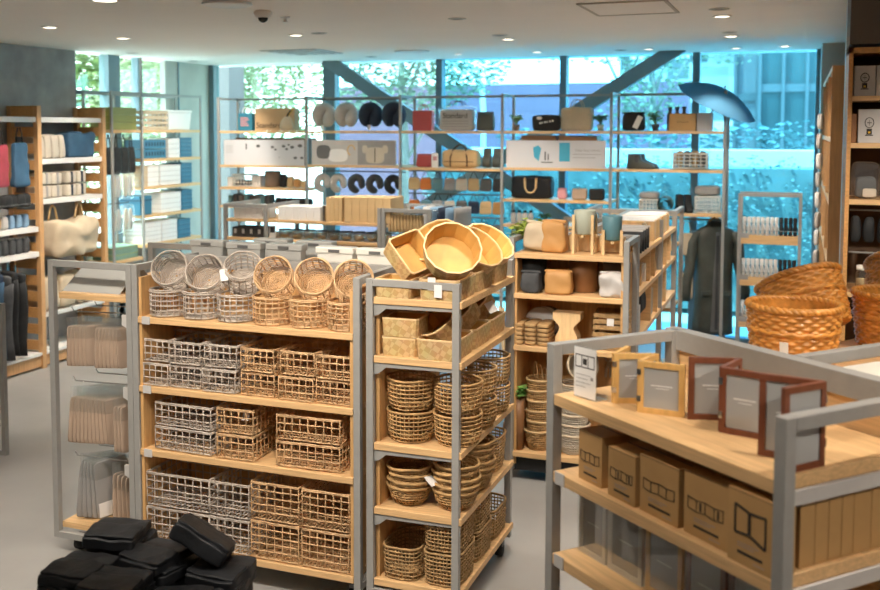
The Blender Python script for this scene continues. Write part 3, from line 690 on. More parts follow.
def birch_basket(name, label, w, d, h, wall=.005, flare=1.06, round_=False):
    mb = MB(); rb = MB(); ib = MB()
    if round_:
        n = 14; P = [(math.cos(2 * PI * i / n + .22), math.sin(2 * PI * i / n + .22)) for i in range(n)]
    else:
        c = .12; P = []
        for sx, sy in ((1, -1), (1, 1), (-1, 1), (-1, -1)):
            for q in ((1 - c, 1), (1, 1 - c)) if sx * sy > 0 and sx > 0 or sx * sy > 0 else ((1, 1 - c), (1 - c, 1)): pass
        P = [(1, -(1 - c)), (1, 1 - c), (1 - c, 1), (-(1 - c), 1), (-1, 1 - c), (-1, -(1 - c)), (-(1 - c), -1), (1 - c, -1)]
    n = len(P); ri = 1 - 2 * wall / min(w, d)
    def ring(s, z): return [(x * w / 2 * s, y * d / 2 * s, z) for x, y in P]
    K = 4; vs = []
    for i in range(K + 1): vs += ring(1 + (flare - 1) * i / K, h * i / K)
    fs = [(i * n + j, i * n + (j + 1) % n, (i + 1) * n + (j + 1) % n, (i + 1) * n + j) for i in range(K) for j in range(n)] + [tuple(range(n))[::-1]]
    mb.add(vs, fs)
    vs = []
    for i in range(K + 1): vs += ring(ri * (1 + (flare - 1) * i / K), wall + (h - wall) * i / K)
    fs = [(i * n + j, (i + 1) * n + j, (i + 1) * n + (j + 1) % n, i * n + (j + 1) % n) for i in range(K) for j in range(n)] + [tuple(range(n))]
    ib.add(vs, fs)
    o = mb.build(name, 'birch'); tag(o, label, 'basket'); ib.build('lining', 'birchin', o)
    a = ring(flare * (1 + .006), h - .004); b = ring(flare * (1 + .006), h + .003); c_ = ring(ri * flare * .995, h + .003); d_ = ring(ri * flare * .995, h - .004)
    vs = a + b + c_ + d_; fs = []
    for k in range(4):
        for j in range(n): fs.append((k * n + j, k * n + (j + 1) % n, ((k + 1) % 4) * n + (j + 1) % n, ((k + 1) % 4) * n + j))
    rb.add(vs, fs); rb.build('rim', 'birchrim', o); return o
def paper_tag(parent, loc, rot=(0, 0, 0), w=.035, h=.055):
    MB().box(-w / 2, w / 2, -.0008, .0008, -h, 0).build('price_tag', 'tag', parent, loc, rot)
GF = GY
# top shelf: six standing round baskets, six tipped on top of them
kr = {'rg': Kind(round_basket('', 'rg', .087, .128, 18, 5)), 'rt': Kind(round_basket('', 'rt', .087, .128, 18, 5, seed=5))}
xr = [-2.842, -2.652, -2.462, -2.272, -2.078, -1.888]
for i, x in enumerate(xr):
    m = 'rg' if i < 3 else 'rt'; c = 'pale grey' if i < 3 else 'honey tan'
    kr[m].put((x, GF + .10, 1.254), i * .7, '%s round rattan basket standing under a tipped one, %s of its three' % (c, ('left', 'middle', 'right')[i % 3]), 'round baskets on the top shelf')
    o = kr[m].put((x + .0, GF + .175 - (.008 if i % 2 else 0), 1.428 - .010 * (i in (1, 2))), (R(62 if i != 2 else 40), 0, R(14 + 6 * (i % 3))), '%s round rattan basket tipped to show its inside, %s of its three' % (c, ('left', 'middle', 'right')[i % 3]), 'tipped round baskets on the top shelf')
    if i == 2: paper_tag(o, (-.09, -.03, .13), (R(-50), 0, R(10)))
o = kr['rt'].put((-1.80 - .02, GF + .30, 1.254), .3, 'honey tan round rattan basket half hidden behind the grey post, top shelf', 'round baskets on the top shelf')
# second shelf: rectangular small baskets, two high, six across
ks = {'rg': Kind(rect_basket('', 'rg', .172, .25, .110, 5, 6, 3)), 'rt': Kind(rect_basket('', 'rt', .172, .25, .110, 5, 6, 3, seed=4))}
xr = [-2.878, -2.702, -2.514, -2.308, -2.108, -1.918]
for i, x in enumerate(xr):
    for k in range(2):
        m = 'rg' if i < 3 else 'rt'; c = 'pale grey' if i < 3 else 'honey tan'
        o = ks[m].put((x + .004 * k, GF + .14 + .01 * ((i * 3 + k) % 2), .917 + .1155 * k), R(180 * k) + R((i * 7 % 5 - 2) * .6), '%s small rattan basket, second shelf, %s of the %s pair' % (c, ('lower', 'upper')[k], nth(i, 6)), 'small oblong baskets on the second shelf')
        if i == 0 and k == 1: paper_tag(o, (.089, .10, .10), (0, R(14), R(90)))
# third shelf
k3 = [Kind(rect_basket('', 'rg', .318, .26, .112, 8, 6, 3, seed=6)), Kind(rect_basket('', 'rt', .19, .27, .117, 5, 7, 3, seed=7)), Kind(rect_basket('', 'rt', .315, .26, .117, 8, 7, 3, seed=8))]
for i, (x, lab) in enumerate(((-2.715, 'wide pale grey'), (-2.432, 'narrow honey tan'), (-2.055, 'wide honey tan'))):
    for k in range(2):
        o = k3[i].put((x, GF + .15 + .004 * k, .607 + (.117 if i == 0 else .122) * k), R((-2, 1.5, 2)[i] + 180 * k), '%s rattan basket on the third shelf, the %s of two' % (lab, ('lower', 'upper')[k]), 'oblong baskets on the third shelf')
        if i == 1 and k: paper_tag(o, (-.02, .05, .095), (R(-30), 0, R(180)))
# bottom shelf
k4 = [Kind(rect_basket('', 'rg', .35, .29, .165, 8, 7, 4, seed=9)), Kind(rect_basket('', 'rg', .212, .29, .165, 5, 7, 4, seed=10)), Kind(rect_basket('', 'rt', .246, .29, .178, 6, 7, 5, seed=11)), Kind(rect_basket('', 'rt', .235, .29, .178, 6, 7, 5, seed=12))]
for i, (x, lab) in enumerate(((-2.752, 'wide pale grey'), (-2.466, 'narrow pale grey'), (-2.222, 'deep honey tan'), (-1.962, 'deep honey tan'))):
    for k in range(2):
        w_ = ('', '', ' beside the grey ones', ' beside the upright frame')[i]
        k4[i].put((x, GF + .16 + .005 * k, .152 + (.170 if i < 2 else .183) * k), R(180 * k), '%s rattan basket, bottom shelf%s, %s of two' % (lab, w_, ('lower', 'upper')[k]), 'large baskets on the bottom shelf')
# ------------------------------------------------------------------ right end cap
EX = GX - .43
kb = Kind(birch_basket('birch_basket', '', .16, .165, .080))
for k in range(2): kb.put((EX + .145, GF + .115, 1.1605 + .086 * k), R(3 * k), 'small square birch basket, %s of two stacked at the left, second end shelf' % ('lower', 'upper')[k], 'small birch baskets')
kb.put((EX + .125, GF + .09, 1.4205), 0, 'small square birch bark basket at the front left of the top end shelf', 'small birch baskets')
kl = Kind(birch_basket('birch_basket', '', .175, .24, .088, round_=False))
for k, (y, z) in enumerate(((.13, 1.1605), (.40, 1.1605), (.66, 1.1605))):
    kl.put((EX + .325, GF + y, z), 0, 'oblong birch bark basket, %s of three along the second end shelf' % ('nearest', 'middle', 'farthest')[k], 'oblong birch baskets')
for k, y in enumerate((.13, .40, .66)):
    o = kl.put((EX + .335, GF + y, 1.4205), 0, 'oblong birch bark basket, %s of three along the top end shelf' % ('nearest', 'middle', 'farthest')[k], 'oblong birch baskets')
    if k == 0: paper_tag(o, (-.03, -.128, .10)); paper_tag(o, (.0, -.13, .07))
# tipped birch trays lean in the standing ones
kt = Kind(birch_basket('birch_tray', '', .18, .19, .08, round_=True, flare=1.12))
for k, y in enumerate((.20, .46, .71)):
    o = kt.put((EX + .31, GF + y - .01, 1.256), (R(30), R(-30), 0), 'round birch tray tipped on its side, %s of three, second end shelf' % ('nearest', 'middle', 'farthest')[k], 'tipped birch trays')
    if k == 0: paper_tag(o, (-.12, -.02, .09), (R(-30), 0, R(30)), .04, .06)
    if k == 2: paper_tag(o, (.10, -.09, .08), (R(-50), R(20), R(30)), .045, .06)
kt2 = Kind(birch_basket('birch_tray', '', .225, .225, .095, round_=True, flare=1.14))
for k, (x, y, z, rx, ry, rz, lab) in enumerate(((.34, .13, 1.588, 52, 14, 20, 'big round birch tray tipped up, nearest on the top end shelf, orange inside showing'), (.215, .40, 1.575, 32, -30, 20, 'round birch bark tray leaning in behind the big tipped tray, top end shelf'), (.33, .44, 1.545, 22, 36, 10, 'round birch bark tray tipped towards the aisle, middle of the top end shelf'), (.315, .70, 1.535, 18, 34, 0, 'round birch bark tray tipped towards the aisle, far end of the top end shelf'))):
    kt2.put((EX + x, GF + y, z), (R(rx), R(ry), R(rz)), lab, 'tipped birch trays')
ks2 = Kind(birch_basket('birch_tray', '', .18, .17, .085, flare=1.10))
ks2.put((EX + .115, GF + .20, 1.555), (R(18), R(48), R(-12)), 'square birch tray tipped steeply over the small basket, front left of the top shelf', 'tipped birch trays')
ks2.put((EX + .13, GF + .42, 1.505), (R(10), R(38), 0), 'square birch bark tray tipped over at the back left of the top end shelf', 'tipped birch trays')
# seagrass rounds, stacked two high
kg = Kind(weave_basket('seagrass_basket', '', 'sg', [(.088, 0), (.102, .03), (.106, .135)], 32, 7, .0036))
for lab, x, y, n in (('front left', .162, .135, 2), ('front right', .376, .155, 2), ('middle right', .365, .42, 2), ('far right', .355, .69, 2), ('back left', .166, .42, 1)):
    for k in range(n):
        kg.put((EX + x, GF + y, .774 + .143 * k), k + x * 9, 'round seagrass basket, %s one of the %s stack, third end shelf' % (('lower', 'upper')[k], lab) if n > 1 else 'single round seagrass basket at the back left of the third end shelf', 'round seagrass baskets')
# bowls nested in stacks
kbw = Kind(weave_basket('seagrass_bowl', '', 'sg', [(.060, 0), (.084, .03), (.102, .085)], 30, 6, .0038, rim=.011))
for lab, x, y, n in (('front left', .162, .13, 4), ('front right', .372, .145, 5), ('middle right', .365, .40, 6)):
    for k in range(n):
        kbw.put((EX + x + .004 * ((k * 7) % 3 - 1), GF + y, .484 + .0295 * k), (R((k * 5 % 3 - 1) * .8), 0, k * .5), 'seagrass bowl, %s of the %s nested stack, fourth end shelf' % (nth(k, n, 'up'), lab), 'nested seagrass bowls')
o = [c for c in bpy.data.objects if c.get('group') == 'nested seagrass bowls']
paper_tag(o[3], (-.04, -.105, .05), (R(-55), 0, R(-20)), .045, .055); paper_tag(o[3], (.095, -.06, .06), (R(-20), 0, R(50)), .03, .06)
kg2 = Kind(weave_basket('seagrass_basket', '', 'sg', [(.095, 0), (.105, .1), (.108, .17)], 30, 10, sx=.95, sy=1.1, k=3.2))
kg2.put((EX + .325, GF + .70, .484), 0, 'upright seagrass basket at the far end of the fourth end shelf', 'square seagrass baskets')
kgr = Kind(weave_basket('seagrass_basket', '', 'sg2', [(.098, 0), (.104, .12), (.103, .145)], 36, 8, .0036, sx=.86, sy=1.28, k=4.5))
kgr.put((EX + .146, GF + .155, .159), 0, 'oblong brown seagrass basket alone at the front left, bottom end shelf', 'oblong seagrass baskets')
for lab, y in (('nearest', .16), ('middle', .43)):
    for k in range(2): kgr.put((EX + .338, GF + y, .159 + .153 * k), R(2 * k), 'oblong brown seagrass basket, %s one of the %s pair on the bottom end shelf' % (('lower', 'upper')[k], lab), 'oblong seagrass baskets')
kgr.put((EX + .335, GF + .70, .159), 0, 'oblong brown seagrass basket at the far end of the bottom end shelf', 'oblong seagrass baskets')
# ------------------------------------------------------------------ left end cap: packs in film
def pack(label, m, w, h, film=.07, t=.013):
    o = MB().soft(w, t * .85, h, 14, 8, .002, 9).build('hanging_pack', m, None); tag(o, label, 'pack')
    f = MB().box(-w / 2 - .004, w / 2 + .004, -.0005, .0005, h * .985, h + film).box(-w / 2 - .004, w / 2 + .004, -.0078, -.0072, h * .7, h)
    f.build('film_sleeve', 'clear', o); return o
kp = Kind(pack('', 'taupe', .16, .205, .045)); kp2 = Kind(pack('', 'taupe', .17, .235, .055)); kp3 = Kind(pack('', 'grey', .19, .30, .03, .014)); kp4 = Kind(pack('', 'taupe', .16, .25, .06))
LX = GX - 2.165
for i in range(6): kp.put((LX + .115 + .019 * i, GF + .10 + .008 * i, .958), (0, R(2 - .6 * i), R(68 - 2 * i)), 'brown pack in film, %s of the front left bunch, top hook row' % nth(i, 6), 'packs on the top hook row')
for i in range(7): kp.put((LX + .265 + .019 * i, GF + .12 + .008 * i, .955), (0, R(3 - .8 * i), R(70 - 2 * i)), 'brown pack in film, %s of the right bunch, top hook row' % nth(i, 7), 'packs on the top hook row')
for i in range(11): kp2.put((LX + .10 + .021 * i, GF + .12 + .006 * i, .555), (0, R(5 - .9 * i), R(66 - 1.5 * i)), 'brown pack in film, %s of the long bunch, middle hook row' % nth(i, 11), 'packs on the middle hook row')
for i in range(3): kp2.put((LX + .385 + .02 * i, GF + .12, .545), (0, 0, R(66)), 'brown pack in film, %s of three by the post, middle hook row' % nth(i, 3), 'packs on the middle hook row')
for i in range(5):
    o = kp3.put((LX + .13 + .024 * i, GF + .15 + .012 * i, .158), (0, R(6 - 2.5 * i), R(64)), 'tall grey pack in clear film, %s of five standing on the base shelf' % nth(i, 5), 'grey packs')
    if i == 4: MB().box(-.085, .085, -.0105, -.0095, .01, .085).build('paper_label', 'tag', o)
for i in range(4): kp4.put((LX + .325 + .03 * i, GF + .17, .16), (0, R(1 - i), R(66)), 'tall brown pack in clear film, %s of four on the base shelf' % nth(i, 4), 'brown packs on the base shelf')
# folded grey display sheet on top of the left end cap
t = thing('folded_display_board', 'grey folded board standing like a tent on the left end shelf', 'display board', (LX + .20, GF + .20, 1.336), R(2))
MB().hexa([(-.17, -.13, 0), (.17, -.13, 0), (.17, -.122, 0), (-.17, -.122, 0)], [(-.14, .02, .125), (.19, .02, .125), (.19, .028, .125), (-.14, .028, .125)]).build('front_panel', 'gplast', t)
MB().hexa([(-.15, .15, 0), (.19, .15, 0), (.19, .158, 0), (-.15, .158, 0)], [(-.14, .03, .125), (.19, .03, .125), (.19, .037, .125), (-.14, .037, .125)]).build('rear_panel', 'grey', t)
# ------------------------------------------------------------------ lidded storage boxes on the back of the gondola
def lidbox(label, m, w, d, h):
    t = thing('storage_box', label, 'storage box')
    MB().hexa([(-w * .46, -d * .46, 0), (w * .46, -d * .46, 0), (w * .46, d * .46, 0), (-w * .46, d * .46, 0)], [(-w / 2, -d / 2, h - .03), (w / 2, -d / 2, h - .03), (w / 2, d / 2, h - .03), (-w / 2, d / 2, h - .03)]).build('body', m, t, bev=.006)
    l = MB().box(-w / 2 - .006, w / 2 + .006, -d / 2 - .006, d / 2 + .006, h - .034, h).build('lid', m, t, bev=.006)
    MB().box(-.03, .03, -d / 2 - .010, -d / 2 - .005, h - .026, h - .012).build('latch', 'metald', l)
    return t
kgx = Kind(lidbox('', 'gplast', .196, .06, .315)); kwx = Kind(lidbox('', 'offw', .196, .06, .315))
for i, (x, y, k, lab) in enumerate(((-2.905, 4.60, kgx, 'grey lidded storage box at the left end, behind the round baskets'), (-2.665, 4.57, kgx, 'grey lidded storage box, third front one from the white boxes'), (-2.445, 4.60, kgx, 'grey lidded storage box, middle front one behind the round baskets'), (-2.36, 4.775, kgx, 'grey lidded storage box in the rear row beside the white boxes'), (-2.62, 4.78, kgx, 'grey lidded storage box in the rear row, left one'), (-2.145, 4.57, kwx, 'off-white lidded storage box, left one of two'), (-1.925, 4.57, kwx, 'off-white lidded storage box, right one of two'))):
    k.put((x, y, 1.2505), 0, lab, 'lidded storage boxes')
# ------------------------------------------------------------------ near right gondola: frames, boxes, wicker
def fold_frame(label, pts, h, m, wf=.016, hinge=0):
    """zigzag photo frame: pts = ground points of the leaves' ends in gondola coordinates"""
    P = [g2(x, y, 1.3505) for x, y in pts]; t = thing('folding_photo_frame', label, 'photo frame', P[0], 0, 'folding photo frames')
    for i in range(len(P) - 1):
        a, b = P[i] - P[0], P[i + 1] - P[0]; d = b - a; L = d.length - .003; ang = math.atan2(d.y, d.x)
        mb = MB(); T = .012
        mb.box(0, wf, -T / 2, T / 2, 0, h).box(L - wf, L, -T / 2, T / 2, 0, h).box(wf, L - wf, -T / 2, T / 2, 0, wf).box(wf, L - wf, -T / 2, T / 2, h - wf, h)
        o = mb.build('leaf', m, t, a, (0, 0, ang))
        c = MB().box(wf - .001, L - wf + .001, -.002, .002, wf - .001, h - wf + .001).build('insert_card', 'photo', o)
        MB().box(L * .28, L * .74, -.0028, -.002, h * .54, h * .555).box(L * .38, L * .66, -.0028, -.002, h * .49, h * .5).build('text_print', 'inkw', o)
        if i > 0 or hinge:
            for z in (h * .22, h * .74): MB().box(-.003, .008, -T / 2 - .0025, -T / 2, z, z + h * .11).box(-.004, -.0018, -T / 2, T / 2, z, z + h * .11).build('hinge', 'steel', o)
    return t
fold_frame('pale wood folding photo frame of four zigzag leaves beside the paper sign', [(.137, .198), (.200, .092), (.258, .206), (.305, .097), (.412, .175)], .147, 'woodn')
fold_frame('dark brown folding photo frame of three zigzag leaves', [(.424, .171), (.500, .286), (.553, .163), (.672, .216)], .174, 'woodb')
fold_frame('larger dark brown two-leaf photo frame nearest the grey post', [(.737, .108), (.866, .182), (.868, .040)], .204, 'woodb')
t = thing('table_sign', 'white paper sign in an acrylic holder at the corner of the near gondola', 'sign', g2(.124, .05, 1.3505), G2A + R(8))
MB().box(-.046, .046, -.002, .002, 0, .155).build('holder', 'acryl', t); MB().box(-.046, .046, -.0022, .045, 0, .003).build('holder_foot', 'acryl', t)
p = MB().box(-.044, .044, -.0030, -.0022, .004, .152).build('paper_card', 'white', t)
mb = MB()
for x0, x1 in ((-.038, -.013), (-.013, .013), (.013, .038)):
    mb.box(x0, x1, -.0036, -.003, .128, .131).box(x0, x1, -.0036, -.003, .092, .095).box(x0 - .0012, x0 + .0012, -.0036, -.003, .092, .131)
mb.box(.0368, .0392, -.0036, -.003, .092, .131).box(-.008, .008, -.0036, -.003, .102, .12); mb.build('frame_drawing', 'ink', p)
mb = MB()
for k, wd in enumerate((.03, .025, .03, .02)): mb.box(-.036, -.036 + wd * 2, -.0036, -.003, .070 - .012 * k, .0715 - .012 * k)
mb.box(.024, .034, -.0036, -.003, .058, .068); mb.build('text_print', 'inkg', p)
def kraft(label, x0, x1, y, d, h, icon, s=1.0):
    w = x1 - x0; t = thing('cardboard_box', label, 'box', g2((x0 + x1) / 2, y + d / 2, 1.1125), G2A + R(-1), 'kraft boxes on the second shelf')
    MB().box(-w / 2, w / 2, -d / 2, d / 2, 0, h).build('carton', 'kraft', t, bev=.0015)
    MB().box(-w / 2, w / 2, -.002, .002, h, h + .0008).box(-w / 2 + .002, w / 2 - .002, -d / 2 - .0006, -d / 2, h - .004, h - .003).build('lid_seam', 'ink', t)
    Y = -d / 2 - .0009; mb = MB()
    def bar(a, b, th=.0010):
        a, b = Vector((a[0], Y, a[1])), Vector((b[0], Y, b[1])); mb.tube([a, b], th, 4, False, None, False)
    if icon == 2:
        q = [(-.32, .42), (-.32, .80), (-.01, .74), (-.01, .44)]; q2 = [(.02, .44), (.02, .74), (.36, .76), (.36, .34)]
        for qq in (q, q2):
            for i in range(4): bar((qq[i][0] * w, qq[i][1] * h), (qq[(i + 1) % 4][0] * w, qq[(i + 1) % 4][1] * h), .0028)
    else:
        n = 4; xs_ = [-.40 + .8 * i / n for i in range(n + 1)]
        for i in range(n):
            zt = (.60, .575)[i % 2]; zt2 = (.575, .60)[i % 2]; zb = (.42, .395)[i % 2]; zb2 = (.395, .42)[i % 2]
            bar((xs_[i] * w, zt * h), (xs_[i + 1] * w, zt2 * h)); bar((xs_[i] * w, zb * h), (xs_[i + 1] * w, zb2 * h)); bar((xs_[i] * w, zt * h), (xs_[i] * w, zb * h))
            if i % 2 == 1 and icon == 1: mb.box((xs_[i] + .07) * w, (xs_[i + 1] - .09) * w, Y - .0005, Y + .0005, .43 * h, .56 * h)
        bar((.40 * w, .60 * h), (.40 * w, .42 * h))
    mb.build('frame_drawing', 'ink', t)
    mb = MB(); mb.box(-.26 * w, .30 * w, Y - .0002, Y + .0008, .15 * h, .185 * h); mb.build('print_bar', 'ink', t)
    mb = MB(); mb.box(-.26 * w, .22 * w, Y - .0002, Y + .0008, .29 * h, .297 * h).box(-.26 * w, .12 * w, Y - .0002, Y + .0008, .25 * h, .257 * h).box(.10 * w, .34 * w, Y - .0002, Y + .0008, .08 * h, .088 * h); mb.build('text_print', 'inkg', t)
    return t
kraft('brown card box at the left end of the second shelf, printed with four frame leaves', .122, .232, .03, .14, .150, 0)
kraft('brown card box, second from the left, printed with narrow frame leaves', .274, .392, .018, .14, .142, 1)
kraft('brown card box in the middle of the second shelf, taller than its left neighbour', .404, .557, .022, .10, .158, 0)
kraft('brown card box with bold frame leaves, left of the one with the open frame', .572, .728, .024, .10, .166, 1)
kraft('brown card box by the grey post, printed with one big open two-leaf frame', .744, .884, .004, .075, .180, 2)
kk = None
y = .105
for i, dw in enumerate((.052, .046, .046, .042, .064, .046, .040, .036)):
    if y + dw > .485: break
    o = MB().box(-.12, .12, -dw / 2 + .001, dw / 2 - .001, 0, .188 - .004 * (i % 3)).build('cardboard_box', 'kraft', None, g2(.752, y + dw / 2, 1.1125), (0, 0, G2A), bev=.0012)
    tag(o, 'slim brown card box on edge behind the grey post, %s' % nth(i, 8, 'back'), 'box', 'slim kraft boxes on edge'); y += dw
# photo frames in clear sleeves on the third shelf
for i, (x0, x1, m, lab) in enumerate(((.055, .185, 'offw', 'whitish photo frame in a clear sleeve, leftmost on the third shelf'), (.195, .345, 'offw', 'whitish photo frame in a clear sleeve, second from the left on the third shelf'), (.36, .505, 'woodn', 'pale wood photo frame in a clear sleeve, left of the brown sleeved ones'), (.52, .66, 'woodb', 'brown photo frame in a clear sleeve on the third shelf'), (.675, .82, 'woodb', 'brown photo frame in a clear sleeve on the third shelf behind the post'))):
    w = x1 - x0; h = .200; t = thing('sleeved_photo_frame', lab, 'photo frame', g2((x0 + x1) / 2, .085, .8555), G2A, 'sleeved frames on the third shelf')
    mb = MB(); f = .016
    mb.box(-w / 2, -w / 2 + f, 0, .014, 0, h).box(w / 2 - f, w / 2, 0, .014, 0, h).box(-w / 2 + f, w / 2 - f, 0, .014, 0, f).box(-w / 2 + f, w / 2 - f, 0, .014, h - f, h); mb.build('frame_moulding', m, t)
    MB().box(-w / 2 + f, w / 2 - f, .004, .01, f, h - f).build('insert_card', 'photo', t); MB().box(-w * .2, w * .2, .003, .004, h * .5, h * .51).build('text_print', 'inkw', t)
    MB().box(-w / 2 - .004, w / 2 + .004, -.003, -.002, 0, h + .02).build('film_sleeve', 'clear', t)
    for q in range(3): MB().box(-w / 2, w / 2, .02 + q * .02, .034 + q * .02, 0, h).build('backing_frame', m, t)
for i in range(3):
    o = MB().soft(.10, .16, .07, 6, 6, .006, 9, seed=i).build('folded_film_bag', 'clear', None, g2(.12 + .13 * i, .12, .5605), (0, 0, G2A)); tag(o, 'folded clear film bag on the fourth shelf, %s of three' % nth(i, 3), 'bag', 'clear bags on the fourth shelf')
# wicker baskets
def wicker(label, r0, r1, h, rows=15, N=72):
    mb = MB(); prof = []; sub = 4
    for i in range(rows * sub + 1):
        q = i / (rows * sub); prof.append((r0 + (r1 - r0) * (q ** .7), h * q))
    def fn(p, i, a):
        row = i // sub; ph = (i % sub) / sub; bulge = math.sin(ph * PI)
        s = .004 * bulge + .006 * math.sin(a * N / 4 + (PI if row % 2 else 0)) * bulge
        rr = math.hypot(p[0], p[1]); k = (rr + s) / rr; return (p[0] * k, p[1] * k, p[2])
    mb.lathe(prof, N * 2, None, True, fn=fn, top=False)
    o = mb.build('wicker_basket', 'wicker'); tag(o, label, 'basket')
    ib = MB(); ib.lathe([(r0 - .012, .006)] + [((r - .010), z) for r, z in prof[4:]], 48, top=False); me = ib.build('lining', 'wicker', o)
    rb = MB(); n = 90
    for s in (0, 1): rb.tube([((r1 + .004 * math.sin(a * 22 + s * PI)) * math.cos(a), (r1 + .004 * math.sin(a * 22 + s * PI)) * math.sin(a), h + .005 * math.cos(a * 22 + s * PI)) for a in [2 * PI * i / n for i in range(n)]], .0095, 6, True)
    rb.build('rim', 'wicker', o)
    rb = MB(); zb = h * .60; rm = r0 + (r1 - r0) * (.6 ** .7)
    rb.tube([((rm + .004) * math.cos(a), (rm + .004) * math.sin(a), zb + .003 * math.sin(a * 18)) for a in [2 * PI * i / 60 for i in range(60)]], .008, 6, True); rb.build('band', 'wicker', o)
    return o
kw = Kind(wicker('', .128, .150, .195))
w1 = kw.put(g2(.067, .98, 1.353), .4, 'open amber wicker basket standing nearest the grey rail, left one', 'amber wicker baskets')
kw.put(g2(.065, 1.52, 1.353), 1.2, 'open amber wicker basket standing at the right edge of the picture', 'amber wicker baskets')
w3 = kw.put(g2(-.075, 1.25, 1.415), (R(-25), R(-14), R(15)), 'amber wicker basket tipped over behind the left standing one', 'amber wicker baskets')
kw.put(g2(-.13, 1.84, 1.425), (R(-30), R(10), R(15)), 'amber wicker basket tipped over behind the right standing one', 'amber wicker baskets')
MB().box(-.014, .014, -.0008, .0008, -.0, .075).build('price_tag', 'tag', w1, Vector((-.08, -.125, .02)), (R(8), 0, R(-15) - .4))
MB().box(-.02, .02, -.0008, .0008, 0, .11).build('price_tag', 'tag', w3, Vector((.10, .11, .06)), (R(-8), 0, R(-40)))
# pale trays
def tray(label, m, w, d, h):
    mb = MB(); mb.soft(w, d, h, 9, 12); o = mb.build('storage_tray', m); tag(o, label, 'tray'); return o
def open_tray(label, m, w, d, h):
    c = .03; P = []
    for cx, cy, a0 in ((w / 2 - c, -d / 2 + c, -90), (w / 2 - c, d / 2 - c, 0), (-w / 2 + c, d / 2 - c, 90), (-w / 2 + c, -d / 2 + c, 180)):
        for k in range(4): a = R(a0 + 30 * k); P.append((cx + c * math.cos(a), cy + c * math.sin(a)))
    n = len(P); R_ = lambda s, z: [(x * s, y * s, z) for x, y in P]
    vs = R_(.94, 0) + R_(1, h) + R_(.975, h) + R_(.92, .006); fs = [tuple(range(n))[::-1]]
    for k in range(3):
        for j in range(n): fs.append((k * n + j, k * n + (j + 1) % n, (k + 1) * n + (j + 1) % n, (k + 1) * n + j))
    fs.append(tuple(range(3 * n, 4 * n))); o = MB().add(vs, fs).build('storage_tray', m); tag(o, label, 'tray'); return o
kq = Kind(open_tray('', 'offw', .27, .20, .055))
kq.put(g2(.655, .745 + .0, 1.4075), G2A, 'off-white open tray stacked on another at the right edge', 'trays behind the rail')
kq.put(g2(.655, .745, 1.3505), G2A, 'off-white open tray under another at the right edge', 'trays behind the rail')
o = open_tray('pale wooden tray beside the off-white trays behind the rail', 'woodl', .12, .19, .05); o.location = g2(.555 - .105 + .065, .745 + .0, 1.3505); o.rotation_euler = (0, 0, G2A)
o.location = g2(.575, 1.03 - .0, 1.3505); o['group'] = 'trays behind the rail'
# ------------------------------------------------------------------ builders for the smaller goods
def paper_bag(name, label, cat, m, w, d, h, handle='kraftd', hh=.08, loc=(0, 0, 0), rz=0, group=None, soft=False):
    t = thing(name, label, cat, loc, rz, group)
    if soft: MB().soft(w, d, h, 9, 10, .008, 9, 1.02, seed=len(label)).build('bag_body', m, t)
    else: MB().hexa([(-w / 2, -d / 2, 0), (w / 2, -d / 2, 0), (w / 2, d / 2, 0), (-w / 2, d / 2, 0)], [(-w / 2, -d * .46, h), (w / 2, -d * .46, h), (w / 2, d * .46, h), (-w / 2, d * .46, h)]).build('bag_body', m, t, bev=.003)
    for y in (-d * .40, d * .40):
        a = [R(180 - 180 * k / 10) for k in range(11)]
        MB().tube([(w * .2 * math.cos(q), y, h - .02 + (hh + .02) * math.sin(q)) for q in a], .0045, 6).build('handle', handle, t)
    return t
def pouch(name, label, cat, m, w, d, h, loc, rz=0, group=None, flap=True, k=4, noi=.006, taper=.92, flapm=None):
    t = thing(name, label, cat, loc, rz, group); MB().soft(w, d, h, k, 12, noi * (1.7 if name == 'paper_sack' else 1), 15 if name == 'paper_sack' else 9, taper, seed=len(label) + int(w * 1000)).build('body', m, t)
    if flap: MB().soft(w * .98, d * .25, h * .12, 5, 6, .002, 9, X=TR(0, -d * .12, h * .93)).build('top_fold', flapm or m, t)
    return t
def pot(label, m, r0, r1, h, loc, name='plant_pot', cat='plant pot', grp=None, soil=None):
    o = MB().lathe([(r0 * .9, 0), (r0, .006), (r1, h - .004), (r1 - .003, h), (r1 - .007, h - .002), (r0 - .008, .012), (0, .012)], 36).build(name, m, None, loc); tag(o, label, cat, grp)
    if soil: MB().lathe([(r1 - .009, h - .02), (0, h - .016)], 24).build('soil', soil, o)
    return o
def sprig(t, n, r, h, size, m, seed, z0=0, droop=0):
    rnd = random.Random(seed); mb = MB(); lb = MB()
    for i in range(n):
        a = rnd.uniform(0, 2 * PI); q = rnd.uniform(.3, 1); e = Vector((r * q * math.cos(a), r * q * math.sin(a), h * rnd.uniform(.5, 1) - droop * q * q)); mid = Vector((e.x * .4, e.y * .4, max(e.z, h * .4) * .7))
        mb.tube([(0, 0, z0), (mid.x, mid.y, mid.z + z0), (e.x, e.y, e.z + z0)], .0016, 4)
        for k in range(5):
            p = mid.lerp(e, k / 4) if k else mid
            X = Matrix.Translation(p + Vector((0, 0, z0))) @ Matrix.Rotation(rnd.uniform(0, 6.3), 4, 'Z') @ Matrix.Rotation(rnd.uniform(-.9, .9), 4, 'X')
            s = size * rnd.uniform(.7, 1.3); lb.add([(0, -s * .25, 0), (s * .5, 0, s * .08), (s, 0, 0), (s * .5, s * .3, s * .08), (0, s * .1, 0)], [(0, 1, 2, 3, 4)], False, X)
    mb.build('stem', 'green', t); lb.build('foliage', m, t)
